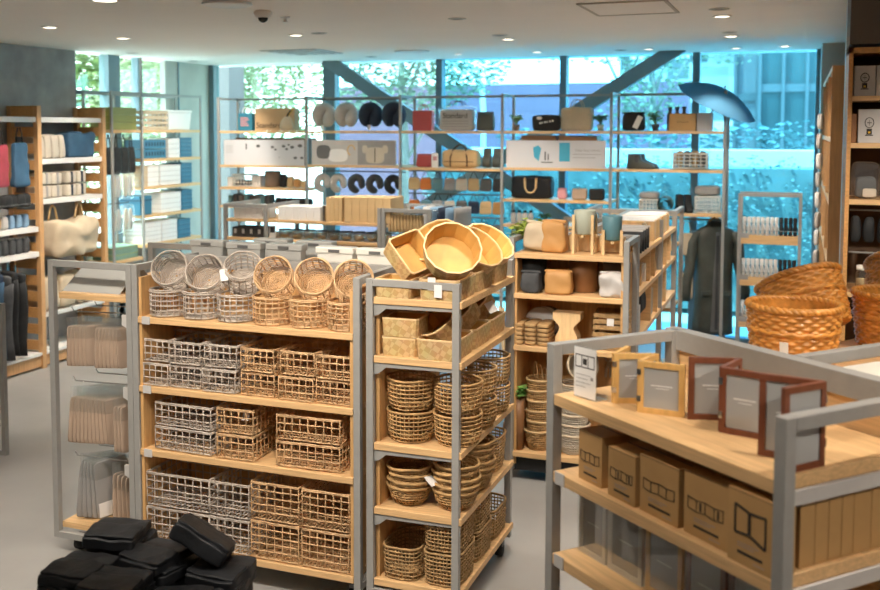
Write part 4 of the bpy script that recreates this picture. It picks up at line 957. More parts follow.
def plant(label, m, potm, loc, r=.07, h=.14, pr=.04, ph=.07, n=22, size=.035, seed=1, name='potted_plant', droop=0, grp=None):
    t = thing(name, label, 'plant', loc, 0, grp)
    MB().lathe([(pr * .75, 0), (pr, ph), (pr - .005, ph), (pr * .7, .01), (0, .01)], 24).build('pot', potm, t)
    sprig(t, n, r, h, size, m, seed, ph - .01, droop); return t
def loft(mb, rings, close=True):
    n = len(rings[0]); vs = [p for r_ in rings for p in r_]; k = len(rings)
    fs = [(i * n + j, i * n + (j + 1) % n, (i + 1) * n + (j + 1) % n, (i + 1) * n + j) for i in range(k - 1) for j in range(n)]
    if close: fs += [tuple(range(n))[::-1], tuple(range((k - 1) * n, k * n))]
    mb.add(vs, fs, True)
def ell(cx, cy, z, a, b, n=20, fold=0, ph=0): return [(cx + a * math.cos(t) * (1 + fold * math.sin(5 * t + ph)), cy + b * math.sin(t) * (1 + fold * math.sin(5 * t + ph)), z) for t in [2 * PI * j / n for j in range(n)]]
# ------------------------------------------------------------------ middle gondola, front end cap (x from -1.63 to -.91)
Y3 = HY
t = pouch('paper_sack', 'beige canvas sack tilted against the plant on top of the middle end shelf', 'bag', 'beige', .155, .12, .165, (-1.50, Y3 + .12, 1.4065), R(10)); t.rotation_euler = (0, R(10), R(10)); t.location.z = 1.42
pouch('paper_sack', 'upright tan leather-paper sack on top of the middle end shelf', 'bag', 'tan', .155, .12, .19, (-1.372, Y3 + .12, 1.4065), R(-5), None, True, 6)
plant('yellow-green leafy plant hanging over the left corner of the middle end shelf', 'greeny', 'offw', (-1.575, Y3 + .27, 1.4065), .13, .15, .035, .06, 90, .05, 5, droop=.08)
def stand_pot(label, m, x, y, r, h, hz, sh, rz=0):
    t = thing('plant_stand', label + ' wooden plant stand', 'plant stand', (x, y, 1.4065), rz)
    for i in range(4):
        a = PI / 4 + i * PI / 2; MB().box(-.008, .008, -.008, .008, 0, sh).build('leg', 'woodl', t, ((r + .012) * math.cos(a), (r + .012) * math.sin(a), 0))
    MB().box(-r - .006, r + .006, -.008, .008, hz - .016, hz - .001).box(-.008, .008, -r - .006, r + .006, hz - .016, hz - .001).build('cross_bar', 'woodl', t)
    return t
stand_pot('tall pale', 'sage', -1.193, Y3 + .13, .068, .145, .115, .235)['label'] = 'pale wooden plant stand holding the sage green pot'
pot('sage green ceramic pot set in the wooden plant stand', 'sage', .058, .066, .145, (-1.193, Y3 + .13, 1.4065 + .116))
stand_pot('low pale', 'teal', -1.030, Y3 + .13, .062, .145, .085, .15, .2)['label'] = 'lower wooden plant stand holding the teal pot'
pot('teal ceramic pot set in the lower wooden plant stand', 'teal', .052, .060, .145, (-1.030, Y3 + .13, 1.4065 + .086))
t = thing('wooden_crate', 'low pale wooden crate at the back of the middle end shelf behind the plant stands', 'crate', (-1.15, Y3 + .28, 1.4065)); MB().box(-.17, .17, -.05, .05, 0, .09).build('crate_body', 'woodl', t, bev=.003); MB().box(-.16, .16, -.04, .04, .0905, .095).build('crate_lid', 'wood', t)
# second shelf
pot('black felt pot at the left of the second middle end shelf', 'felt', .078, .085, .195, (-1.525, Y3 + .20, 1.1615))
pouch('paper_sack', 'charcoal waxed paper sack in front of the black felt pot', 'bag', 'char', .125, .10, .13, (-1.50, Y3 + .058, 1.1615), 0, None, True, 5)
pouch('paper_sack', 'tan leather-paper sack with a rolled rim on the second middle end shelf', 'bag', 'tan', .17, .13, .14, (-1.335, Y3 + .075, 1.1615), R(4), None, True, 7)
pot('brown pot behind the tan sack on the second middle end shelf', 'brown', .085, .09, .185, (-1.215, Y3 + .23, 1.1615))
pot('taupe grey pot at the right of the second middle end shelf', 'gpot', .078, .083, .185, (-1.015, Y3 + .235, 1.1615))
pouch('paper_sack', 'crumpled pale grey sack at the right front of the second middle end shelf', 'bag', 'lgrey', .155, .12, .145, (-1.01, Y3 + .075, 1.1615), 0, None, True, 5, .012)
# third shelf: woven trays, board, slatted crates
kt_ = Kind(tag(MB().soft(.076, .20, .026, 6, 8, .003, 20).build('woven_mat', 'sg2'), '', 'woven mat'))
for i in range(3):
    for k in range(5): kt_.put((-1.578 + .079 * i, Y3 + .12, .8415 + .0268 * k), 0, 'folded woven mat, %s of the %s pile, middle end shelf' % (nth(k, 5, 'up'), ('left', 'middle', 'right')[i]), 'folded woven mats')
for i in range(3):
    o = MB().lathe([(.0, 0), (.09, .003), (.098, .012), (.092, .012), (0, .006)], 32).build('serving_plate', ('lgrey', 'white', 'dgrey')[i], None, (-1.49 + .02 * i, Y3 + .258 + .024 * i, .8415 + .10), (R(78), 0, 0))
    tag(o, '%s round plate standing behind the folded woven mats' % ('pale grey', 'white', 'dark grey')[i], 'plate', 'round plates on the third middle end shelf')
t = thing('wooden_stool', 'pale waisted wooden stool block on the third middle end shelf', 'stool', (-1.285, Y3 + .12, .8415))
MB().prism([(-.072, .0), (.072, .0), (.066, .06), (.045, .10), (.045, .12), (.085, .165), (.085, .205), (-.085, .205), (-.085, .165), (-.045, .12), (-.045, .10), (-.066, .06)], .10, TR(0, -.05, 0)).build('block', 'woodl', t, bev=.003)
for i, x in enumerate((-1.045, -.985)):
    t = thing('slatted_crate', '%s slatted wooden crate on the third middle end shelf' % ('lower', 'upper')[i], 'crate', (-1.025, Y3 + .16, .8415 + .116 * i), R(3 * i), 'slatted crates')
    mb = MB()
    for k in range(3):
        z = .005 + k * .036; mb.box(-.10, .10, -.10, -.092, z, z + .026).box(-.10, .10, .092, .10, z, z + .026).box(-.10, -.092, -.092, .092, z, z + .026).box(.092, .10, -.092, .092, z, z + .026)
    mb.build('slat_wall', 'sg2', t); MB().box(-.092, .092, -.092, .092, .003, .009).build('crate_floor', 'sg2', t)
    if i: MB().box(-.02, .02, -.103, -.101, .03, .075).build('paper_label', 'tag', t)
# bottom shelf: nested belly baskets
kn = Kind(weave_basket('belly_basket', '', 'sg', [(.058, 0), (.074, .05), (.084, .12)], 30, 8, .0042, rim=.012)); kn.o.children[0].data.materials[0] = M['tanl']
kn2 = Kind(weave_basket('belly_basket', '', 'cream', [(.062, 0), (.080, .05), (.090, .12)], 30, 8, .0042, rim=.012)); kn2.o.children[0].data.materials[0] = M['beige']
for k in range(6): kn.put((-1.462 + .008 * (k % 2), Y3 + .12, .184 + .064 * k), k * .4, 'straw belly basket, %s of the nested left stack' % nth(k, 6, 'up'), 'nested straw baskets')
for k in range(6): kn2.put((-1.245 + .008 * (k % 2), Y3 + .12, .184 + .062 * k), k * .4, 'cream belly basket, %s of the nested right stack' % nth(k, 6, 'up'), 'nested cream baskets')
o = [x for x in bpy.data.objects if x.get('group') == 'nested straw baskets'][-1]
for k in (-1, 0, 1): MB().tube([(.075 * math.cos(q), .03 * k, .10 + (.10 + .02 * k) * math.sin(q)) for q in [R(18 * j) for j in range(11)]], .003, 5).build('handle', 'sg', o)
kn2.put((-1.225, Y3 + .145, .72), (R(78), 0, R(25)), 'cream belly basket lying on its side on top of the cream stack', 'nested cream baskets')
for i in range(3):
    t = thing('hanging_rope_toy', 'beige rope loop, %s hanging at the back of the bottom shelf' % nth(i, 3), 'rope loop', (-1.07 + .055 * i, Y3 + .30, .62), 0, 'hanging rope loops')
    MB().tube([(.018 * math.cos(q), 0, .13 + .03 * math.sin(q)) for q in [2 * PI * j / 12 for j in range(12)]], .008, 6, True).build('loop', ('beige', 'grey', 'beige')[i], t)
    MB().tube([(0, 0, .10), (.012, 0, .05), (.015, 0, 0)], .009, 6).tube([(0, 0, .10), (-.012, 0, .05), (-.015, 0, 0)], .009, 6).build('tail', ('beige', 'grey', 'beige')[i], t)
t = plant('green plant in a brown pot at the left end of the bottom middle end shelf', 'green', 'brown', (-1.572, Y3 + .06, .1815), .055, .10, .038, .32, 30, .04, 17, droop=.02)
t = thing('dried_grass', 'dried pampas stems leaning beside the middle end shelf', 'dried grass', (-1.665, Y3 + .22, 0))
mb = MB()
for k in range(9):
    a = k * .7; mb.tube([(.02 * math.cos(a), .02 * math.sin(a), .26), (.04 * math.cos(a), .05 * math.sin(a), .6), (.03 * math.cos(a) - .04, .11 * math.sin(a), 1.0 + .02 * (k % 3))], [.003, .004, .009], 5)
mb.build('stem', 'pampas', t); MB().lathe([(.045, 0), (.055, .02), (.05, .28), (.044, .30), (.038, .28), (0, .05)], 20).build('vase', 'brown', t)
# ------------------------------------------------------------------ middle gondola, aisle side
def carton(name, label, cat, m, w, d, h, loc, rz=0, group=None, seam='inkg'):
    o = MB().box(-w / 2, w / 2, -d / 2, d / 2, 0, h).build(name, m, None, loc, (0, 0, rz), .002); tag(o, label, cat, group)
    if seam: MB().box(-w * .5 - .0006, w * .5 + .0006, -.004, .004, h * .02, h + .0006).build('tape', seam, o)
    return o
MX = HX - .17
for i in range(4): 
    t = thing('dark_board', 'dark framed panel, %s standing on top of the middle gondola' % nth(i, 4, 'back'), 'frame', (MX + .05, HY + .50 + .11 * i, 1.376), 0, 'dark panels on the middle gondola')
    MB().box(-.12, .12, -.008, .008, 0, .135).build('board', 'char', t); MB().box(-.125, .125, -.012, .012, .1355, .145).build('top_strip', 'lgrey', t)
for i in range(3):
    o = MB().lathe([(.022, 0), (.024, .01), (.024, .10), (.012, .125), (.012, .15), (0, .15)], 20).build('glass_bottle', 'jar', None, (MX + .12, HY + .93 + .06 * i, 1.376)); tag(o, 'clear bottle, %s behind the dark panels on the middle gondola' % nth(i, 3, 'back'), 'bottle', 'bottles on the middle gondola')
for i in range(6):
    o = carton('wooden_box', 'pale wooden box with a white top, %s on the middle gondola' % nth(i, 6, 'back'), 'box', 'woodn' if i % 2 else 'woodl', .30, .12, .135, (MX, HY + 1.30 + .135 * i + (.05 if i > 2 else 0), 1.376), 0, 'wooden boxes on the middle gondola', None)
    MB().box(-.14, .14, -.05, .05, .1355, .141).build('box_lid', 'white', o)
for i, y in enumerate((.47, .70, .90, 1.06, 1.29, 1.38, 1.62, 1.88)):
    carton('card_box', '%s box, %s on the second side shelf of the middle gondola' % (('white', 'kraft')[i % 2], nth(i, 8, 'back')), 'box', ('white', 'kraft')[i % 2], .28, .08, .16 - .02 * (i % 3), (MX, HY + .375 + y - .37 + .02, 1.1415), 0, 'boxes on the second side shelf')
for i in range(5):
    carton('file_box', 'light grey file, %s on the third side shelf of the middle gondola' % nth(i, 5, 'back'), 'file', 'lgrey', .30, .035, .17, (MX, HY + .44 + .041 * i, .8615), 0, 'grey files', None)
for i in range(6):
    carton('card_box', 'cream box, %s on the third side shelf of the middle gondola' % nth(i, 6, 'back'), 'box', 'cream', .28, .06, .18 - .02 * (i % 2), (MX, HY + (1.10, 1.18, 1.27, 1.62, 1.72, 1.95)[i], .8615), 0, 'cream boxes on the third side shelf')
for i in range(3):
    o = pouch('hanging_black_bag', 'small black hanging bag, %s on the side of the middle gondola' % nth(i, 3, 'back'), 'bag', 'black', .10, .05, .13, (MX + .13, HY + .69 + .06 * i, .965), R(90), 'black hanging bags on the middle gondola', False)
# ------------------------------------------------------------------ rear gondola goods
for i in range(5):
    carton('card_box', 'white card box, %s of five on the left bay of the rear gondola' % nth(i, 5), 'box', 'white', .056, .24, .112, (-4.60 + .058 * i, 7.85, 1.371), 0, 'white boxes in the left bay')
for i in range(6):
    carton('card_box', 'white card box, %s of six on the middle of the rear gondola' % nth(i, 6), 'box', 'white', .066, .26, .118, (-4.155 + .068 * i, 7.86, 1.371), 0, 'white boxes in the middle bay')
for i in range(4): carton('wooden_box', 'slim wooden box, %s of four beside the white boxes on the rear gondola' % nth(i, 4), 'box', 'tanl', .036, .26, .205, (-3.712 + .0385 * i, 7.86, 1.371), 0, 'slim wooden boxes', None)
for i in range(6): carton('wooden_box', 'pale wooden box, %s of six at the right end of the rear gondola' % nth(i, 6), 'box', 'tanl', .068, .30, .212, (-3.520 + .0702 * i, 7.87, 1.371), 0, 'pale wooden boxes', None)
for x, lab in ((-3.752, 'left'), (-3.548, 'right')):
    t = thing('steel_bookend', 'bright steel bookend, %s one of two on the rear gondola' % lab, 'bookend', (x, 7.75, 1.371)); MB().box(-.008, .008, -.02, .02, 0, .13).build('upright', 'steel', t); MB().box(-.008, .05, -.045, -.022, 0, .003).build('foot', 'steel', t)
bw = Kind(thing('glass_bowl', '', 'bowl'))
MB().lathe([(.032, 0), (.050, .024), (.054, .07), (.051, .07), (.046, .026), (0, .008)], 28).build('bowl_body', 'jar', bw.o); MB().lathe([(.028, .009), (.041, .024), (.0435, .04), (0, .042)], 24).build('wooden_filling', 'wood', bw.o); MB().lathe([(.055, .071), (.055, .08), (0, .084)], 24).build('bowl_lid', 'dgrey', bw.o)
for i in range(9): bw.put((-4.16 + .118 * i, 7.80, 1.206), 0, 'small glass bowl with a dark lid, %s of nine under the boxes' % nth(i, 9), 'glass bowls on the rear gondola')
t = thing('bottle_crate', 'black crate with white bottle labels under the white boxes at the left', 'crate', (-4.50, 7.85, 1.206)); MB().box(-.16, .16, -.10, .10, 0, .085).build('crate_body', 'char', t, bev=.003); mb = MB()
for i in range(4): mb.box(-.14 + .08 * i, -.115 + .08 * i, -.1015, -.1005, .03, .07)
mb.build('paper_label', 'tag', t)
t = thing('product_card', 'small white product card with a dark picture left of the bowls', 'sign', (-4.245, 7.73, 1.206)); MB().box(-.03, .03, -.002, .002, 0, .11).build('card', 'white', t); MB().box(-.022, .022, -.003, -.002, .05, .10).build('picture', 'char', t)
# brush packs on the end frame
kbp = Kind(tag(MB().soft(.05, .02, .15, 4, 6, .003, 12).build('hanging_brush_pack', 'tanl'), '', 'brush pack'))
kbp2 = Kind(tag(MB().soft(.05, .02, .15, 4, 6, .003, 12).build('hanging_brush_pack', 'taupe'), '', 'brush pack'))
for r_, (k, z) in enumerate(((kbp, 1.30), (kbp2, 1.12))):
    for i in range(11): k.put((-3.15 + .028 * i, 7.75, z), R(80), '%s brush pack, %s in the %s row of the grey end frame' % (('pale', 'brown')[r_], nth(i, 11), ('upper', 'lower')[r_]), 'brush packs')
for i in range(6):
    t = thing('hanging_towel', 'blue grey cloth, %s of six draped behind the brush packs' % nth(i, 6), 'cloth', (-3.02 + .075 * i, 8.12 + .012 * (i % 2), 1.19), R(6 - 3 * i), 'blue cloths on the rear end frame')
    mb = MB(); rings = []
    for k in range(7): rings.append(ell(0, 0, .05 * k, .032 + .004 * math.sin(k * 1.3 + i), .15, 18, .05, k * .4 + i))
    loft(mb, rings); mb.build('cloth_body', ('lblue', 'lgrey', 'lblue', 'navy', 'lblue', 'grey')[i], t)
# ------------------------------------------------------------------ tall rack
RZ = 2.1365
BY = RY + .17
t = paper_bag('paper_bag', 'small teal paper bag with printed lines at the left end of the rack top', 'bag', 'tealp', .17, .08, .185, 'white', .06, (-5.50, BY, RZ))
mb = MB()
for k in range(5): mb.box(-.05, .05 - .014 * (k % 3), -.0455, -.0415, .05 + .02 * k, .061 + .02 * k)
mb.build('text_print', 'pink', t)
t = paper_bag('paper_bag', 'large brown kraft paper bag reading Standard on the rack top', 'bag', 'kraftd', .47, .12, .235, 'kraftd', .10, (-5.155, BY + .04, RZ))
text('lettering', 'Standard', .085, 'ink', t, (-.065, -.0645, .055))
t = pouch('drawstring_sack', 'beige sack tied with a black and yellow ribbon on the rack top', 'bag', 'beige', .19, .09, .15, (-4.965, BY - .095, RZ), 0, None, False, 3, .006, .5)
MB().tube([(0, 0, .14), (.02, -.02, .17), (.06, -.03, .21)], .009, 6).build('black_ribbon', 'black', t); MB().tube([(.0, .0, .145), (.05, 0, .20), (.075, 0, .235)], .006, 6).build('yellow_ribbon', 'yellow', t)
# sign boards on the second shelf
def board(x0, x1, z, h, label):
    t = thing('sign_board', label, 'sign', ((x0 + x1) / 2, RY + .03, z)); MB().box(-(x1 - x0) / 2, (x1 - x0) / 2, 0, .012, 0, h).build('panel', 'signw', t); return t
t = board(-5.70, -4.75, 1.7765, .265, 'white sign board with small drawings of tableware on the rack')
mb = MB(); mb.box(-.21, -.195, -.0016, -.0004, .165, .225)
for x, z, r in ((-.06, .20, .02), (.11, .19, .017), (.145, .165, .013), (.24, .20, .018), (.275, .17, .015), (.30, .215, .012), (.34, .19, .02), (.43, .205, .022), (.375, .08, .018), (.45, .08, .016), (.19, .085, .006)):
    mb.lathe([(r, 0), (r * .9, .0012), (0, .0012)], 14, TR(x, -.0004, z, R(90)), False, 1.2, .8)
mb.build('tableware_drawing', 'dgrey', t); mb = MB()
for k in range(5): mb.box(-.45, -.36, -.0014, -.0004, .20 - .018 * k, .204 - .018 * k)
mb.build('text_print', 'inkg', t)
t = board(-4.66, -3.73, 1.7915, .25, 'sign board with photographs of neck pillows on the rack')
MB().box(-.46, .05, -.0012, 0, .003, .247).build('left_picture', 'lgrey', t); MB().box(.05, .46, -.0012, 0, .003, .247).build('right_picture', 'grey', t)
MB().soft(.16, .002, .14, 3, 8, X=TR(-.33, -.002, .06)).build('bag_picture', 'dgrey', t); MB().soft(.22, .002, .13, 3, 8, X=TR(-.17, -.002, .03)).build('shirt_picture', 'white', t)
MB().tube([(-.02 + .04 * math.cos(q), -.002, .15 + .05 * math.sin(q)) for q in [R(20 * j) for j in range(14)]], .008, 5).build('cushion_picture', 'tanl', t)
MB().soft(.20, .002, .16, 4, 8, X=TR(.24, -.002, .02)).soft(.06, .002, .08, 3, 6, X=TR(.13, -.002, .12)).soft(.06, .002, .08, 3, 6, X=TR(.35, -.002, .12)).build('jacket_picture', 'cream', t); MB().box(.235, .245, -.0045, -.0035, .03, .17).build('zip_picture', 'ink', t)
t = board(-2.60, -1.66, 1.7915, .255, 'white sign board with umbrella pictures and two lines of text on the rack')
MB().box(.04, .14, -.0014, 0, .06, .235).build('blue_picture', 'print_blue', t); MB().prism([(-.20, .10), (-.155, .06), (-.13, .18), (-.16, .21), (-.21, .19)], .0014, TR(0, -.0016, 0)).build('umbrella_picture', 'print_blue', t)
mb = MB(); mb.box(-.10, -.085, -.0016, 0, .07, .15).box(-.07, -.058, -.0016, 0, .07, .13).box(-.13, -.02, -.0016, 0, .045, .056); mb.build('handle_picture', 'dgrey', t)
text('lettering', 'Rubber Strap Umbrella', .030, 'inkg', t, (.305, -.0008, .165), sx=.82); mb = MB()
for k in range(2): mb.box(.17, .43 - .05 * k, -.0012, 0, .125 - .03 * k, .130 - .03 * k)
mb.build('text_print', 'inkg', t)
for i, (x, w_) in enumerate(((-2.30, .34), (-1.93, .36))):
    carton('kraft_crate', 'flat brown crate, %s of two behind the umbrella sign board' % ('left', 'right')[i], 'box', 'brown', w_, .22, .30, (x, RY + .19, 1.791), 0, 'crates behind the sign', None)
for i in range(3): carton('card_box', 'brown box behind the tableware sign board, %s of three' % nth(i, 3), 'box', 'dbrown', .26, .2, .285, (-5.45 + .30 * i, RY + .17, 1.7765), 0, 'boxes behind the tableware sign', None)
# neck pillows
def neck(label, m, R_, r, gap, n=22, el=1.15, tw=0.0):
    t = thing('hanging_neck_pillow', label, 'neck pillow'); pts = []
    for j in range(n + 1):
        a = R(-90) + gap + (2 * PI - 2 * gap) * j / n; pts.append((R_ * math.cos(a + tw), .012 * math.sin(2 * a), R_ * el * math.sin(a + tw) + R_ * el + r))
    rad = [r * (.35 if j in (0, n) else .8 if j in (1, n - 1) else 1) for j in range(n + 1)]
    MB().tube(pts, rad, 12).build('cushion', m, t); MB().tube([(0, 0, R_ * el * 2 + r * 2 - .004), (0, 0, R_ * el * 2 + 2 * r + .010)], .003, 4).build('loop', 'black', t); return t
for i, (x, m, c) in enumerate(((-4.60, 'lgrey', 'light grey'), (-4.345, 'lgrey', 'light grey'), (-4.075, 'navy', 'navy'), (-3.82, 'navy', 'dark navy'))):
    o = neck('%s neck pillow, %s in the upper hanging row of the rack' % (c, nth(i, 4)), m, .062, .066, .02); o.location = (x, RY + .2, 2.155); o['group'] = 'neck pillows in the upper row'; o.rotation_euler = (0, 0, R(12))
    if i in (0, 2): MB().box(-.016, .016, -.08, -.078, -.012, .04).build('price_tag', 'tag', o)
for i, (x, m, c) in enumerate(((-4.62, 'lgrey', 'light grey'), (-4.44, 'lgrey', 'light grey'), (-4.235, 'char', 'charcoal'), (-4.03, 'char', 'charcoal'), (-3.83, 'black', 'black'))):
    o = neck('%s neck pillow, %s in the lower hanging row of the rack' % (c, nth(i, 5)), m, .056, .038, .20, tw=R(35)); o.location = (x, RY + .2, 1.490); o['group'] = 'neck pillows in the lower row'; o.rotation_euler = (0, 0, R(18))
# bay 0 lower shelves
carton('card_box', 'small white box at the left end of the third rack shelf', 'box', 'white', .07, .1, .10, (-5.68, BY, 1.5415))
o = rect_basket('small white wire basket with black rolls on the third rack shelf', 'offw', .21, .18, .13, 6, 4, 3, .004); o.name = 'wire_basket'; o.location = (-5.525, BY, 1.545)
for i in range(3): 
    q = MB().tube([(0, -.07, 0), (0, .07, 0)], .026, 12).build('fabric_roll', 'black', None, (-5.59 + .065 * i, BY, 1.545 + .040)); tag(q, 'black fabric roll, %s of three inside the small wire basket' % nth(i, 3), 'roll', 'rolls in the wire basket')
for i in range(3): carton('notebook', 'pale notebook, %s of three upright on the third rack shelf' % nth(i, 3), 'notebook', 'lgrey', .03, .14, .12, (-5.385 + .034 * i, BY, 1.5415), 0, 'pale notebooks', None)
o = pot('dark brown cylinder on the third rack shelf', 'gpot', .085, .085, .17, (-5.19, BY, 1.5415), 'fabric_bin', 'bin')
pouch('small_pouch', 'black pouch beside the dark cylinder on the third rack shelf', 'pouch', 'black', .08, .08, .13, (-5.06, BY, 1.5415))
for i in range(3): pouch('small_pouch', 'tan pouch, %s of three at the right of the third rack shelf' % nth(i, 3), 'pouch', ('tanl', 'tan', 'tanl')[i], .07, .08, .11 - .02 * i, (-4.975 + .08 * i, BY, 1.5415), 0, 'tan pouches on the third shelf')
for i in range(8): carton('small_box', '%s small box, %s on the fourth rack shelf' % (('teal', 'dark', 'grey')[i % 3], nth(i, 8)), 'box', ('teal', 'char', 'dgrey')[i % 3], .05, .12, .10 + .015 * (i % 2), (-5.68 + .065 * i, BY, 1.3465), 0, 'small boxes on the fourth shelf', None)
for i in range(6): pouch('small_pouch', 'black pouch, %s of six on the fourth rack shelf' % nth(i, 6), 'pouch', 'black', .065, .10, .08, (-5.12 + .072 * i, BY, 1.3465), 0, 'black pouches on the fourth shelf')
# bay 2
t = paper_bag('paper_bag', 'dark red paper bag on the rack top', 'bag', 'redp', .20, .09, .20, 'redp', .06, (-3.49, BY, RZ))
t = thing('clear_tote', 'big clear tote bag reading Standard on the rack top', 'bag', (-3.135, BY, RZ))
MB().soft(.34, .12, .21, 8, 8, .004, 8).build('bag_body', 'lgrey', t); MB().soft(.37, .15, .245, 8, 8, .005, 8).build('film_outer', 'clear', t)
for y in (-.05, .05): MB().tube([(.07 * math.cos(q), y, .24 + .05 * math.sin(q)) for q in [R(18 * j) for j in range(11)]], .005, 6).build('handle', 'char', t)
text('lettering', 'Standard', .072, 'ink', t, (0, -.0775, .145)); mb = MB()
for k in range(3): mb.box(-.14, .14, -.078, -.077, .09 - .025 * k, .095 - .025 * k)
mb.build('text_print', 'inkg', t)
pouch('roll_top_bag', 'dark olive roll-top bag right of the clear tote on the rack top', 'bag', 'coat', .17, .10, .175, (-2.845, BY, RZ), 0, None, True, 7)
pouch('small_pouch', 'red pouch at the left of the second rack shelf, beside a white card', 'pouch', 'redp', .17, .08, .125, (-3.475, BY, 1.7765), 0, None, True, 6)
t = thing('product_card', 'white product card standing against the tan duffel bag', 'sign', (-3.33, RY + .06, 1.7765)); MB().box(-.035, .035, -.002, .002, 0, .14).build('card', 'white', t); MB().box(-.02, .02, -.003, -.002, .07, .11).build('picture', 'pink', t)
t = thing('duffel_bag', 'tan duffel bag with dark straps on the second rack shelf', 'bag', (-3.10, BY + .02, 1.7765)); MB().soft(.37, .17, .175, 5, 12, .008, 9).build('bag_body', 'tanl', t)
for x in (-.085, .085): MB().tube([(x, -.088, .01), (x, -.092, .10), (x * .7, -.06, .185), (x * .3, -.03, .215)], .007, 6).build('strap', 'dbrown', t)
MB().tube([(.06 * math.cos(q), -.02, .175 + .05 * math.sin(q)) for q in [R(18 * j) for j in range(11)]], .007, 6).build('handle', 'dbrown', t); MB().box(-.15, .15, -.0925, -.0885, .055, .062).build('zip_line', 'dbrown', t)
def boot(mb, L=.24, h=.13, w=.08, X=None):
    P = [(-.5 * L, 0), (-.47 * L, .55 * h), (-.46 * L, h), (-.02 * L, h), (.02 * L, .62 * h), (.25 * L, .42 * h), (.44 * L, .30 * h), (.5 * L, .14 * h), (.5 * L, 0)]
    rings = []
    for y, s in ((-.5, .72), (-.35, .95), (0, 1), (.35, .95), (.5, .72)): rings.append([Vector((x * (.9 + .1 * s), y * w, z * (.85 + .15 * s))) for x, z in P])
    if X is not None: rings = [[X @ p for p in r_] for r_ in rings]
    n = len(P); vs = [p for r_ in rings for p in r_]; fs = [(i * n + j, i * n + (j + 1) % n, (i + 1) * n + (j + 1) % n, (i + 1) * n + j) for i in range(4) for j in range(n)] + [tuple(range(n))[::-1], tuple(range(4 * n, 5 * n))]
    mb.add(vs, fs, True)
for i, (x, lab) in enumerate(((-2.815, 'left'), (-2.715, 'right'))):
    t = thing('shoe', '%s brown shoe propped upright beside the duffel bag' % lab, 'shoe', (x, BY - .02, 1.7765), 0, 'brown shoes'); mb = MB(); boot(mb, .19, .07, .075, TR(0, 0, .098, 0, R(-90), R(90))); mb.build('upper', 'coat', t); MB().box(-.03, .03, -.004, .0, .03, .075).build('shoe_label', 'tanl' if i else 'tag', t)
cols = [('tanl', 'tan'), ('orange', 'orange'), ('teal', 'blue grey'), ('grey', 'taupe grey'), ('cream', 'cream'), ('tanl', 'sand'), ('dgrey', 'dark grey'), ('char', 'charcoal')]
def shoulder(label, m, w, h, loc, grp, rz):
    t = thing('hanging_shoulder_bag', label, 'bag', loc, rz, grp); MB().soft(w, .05, h, 6, 8, .005, 10, .9, seed=int(loc[0] * 100)).build('bag_body', m, t); MB().soft(w * .9, .056, h * .45, 6, 6, .003, 10, X=TR(0, 0, h * .52)).build('flap', m, t)
    MB().tube([(-w * .35, 0, h * .9), (-.01, 0, h + .055), (.01, 0, h + .055), (w * .35, 0, h * .9)], .004, 5).build('strap', 'black', t)
for i in range(8): shoulder('%s shoulder bag, %s in the top hanging row of the rack' % (cols[i][1], nth(i, 8)), cols[i][0], .118, .125, (-3.60 + .125 * i, RY + .2, 1.545), 'shoulder bags in the top row', R(14))
c2 = [cols[1], cols[2], cols[3], cols[4], cols[6], ('navy', 'navy'), cols[0], ('tan', 'tan leather')]
for i in range(8): shoulder('%s shoulder bag, %s in the middle hanging row of the rack' % (c2[i][1], nth(i, 8)), c2[i][0], .118, .125, (-3.60 + .125 * i, RY + .2, 1.32), 'shoulder bags in the middle row', R(14))
c3 = [('tan', 'tan leather'), ('orange', 'orange'), ('char', 'charcoal'), ('dgrey', 'dark grey')]
for i in range(4): shoulder('%s shoulder bag, %s in the bottom hanging row of the rack' % (c3[i][1], nth(i, 4)), c3[i][0], .13, .125, (-3.15 + .14 * i, RY + .2, 1.095), 'shoulder bags in the bottom row', R(14))
# bay 3
plant('small green plant at the left of the fourth rack bay top', 'green', 'gpot', (-2.54, BY, RZ), .07, .11, .032, .06, 24, .035, 31)
t = pouch('zip_pouch', 'black zip pouch with white lettering on the rack top', 'pouch', 'black', .26, .07, .15, (-2.235, BY - .05, RZ), 0, None, False, 6, .004, 1.06); mb = MB()
for k, w_ in enumerate((.022, .012, .02, .012, .018, .02)): mb.box(-.06 + .024 * k, -.06 + .024 * k + w_ * .8, -.040, -.038, .065 + .004 * k, .082 + .004 * k)
mb.build('lettering', 'inkw', t); MB().soft(.05, .004, .03, 3, 5, X=TR(-.06, -.039, .105)).build('round_mark', 'inkw', t)
t = paper_bag('tote_bag', 'beige canvas tote with tall loop handles on the rack top', 'bag', 'beige', .29, .14, .22, 'beige', .075, (-1.965, BY + .06, RZ), 0, None, True)
plant('small green plant right of the beige tote on the rack top', 'greend', 'sage', (-1.735, BY, RZ), .09, .10, .032, .06, 26, .04, 37)
t = paper_bag('tote_bag', 'shiny black tote with a rope handle on the third shelf of the rack', 'bag', 'blacks', .39, .15, .215, 'black', .0, (-2.375, BY, 1.4915), 0, None, True)
MB().tube([(-.055, -.085, .20), (-.052, -.09, .10), (-.03, -.09, .065), (0, -.09, .055), (.03, -.09, .065), (.052, -.09, .10), (.055, -.085, .20)], .010, 7).build('rope_handle', 'tanl', t)
pouch('small_pouch', 'pink pouch right of the black tote', 'pouch', 'pink', .09, .06, .10, (-2.085, BY, 1.4915)); pouch('small_pouch', 'taupe box pouch right of the pink pouch', 'pouch', 'taupe', .14, .08, .10, (-1.92, BY, 1.4915), 0, None, True, 8, .002, 1); pouch('small_pouch', 'black box pouch at the right end of the third rack shelf', 'pouch', 'black', .14, .08, .10, (-1.76, BY, 1.4915), 0, None, True, 8, .002, 1)
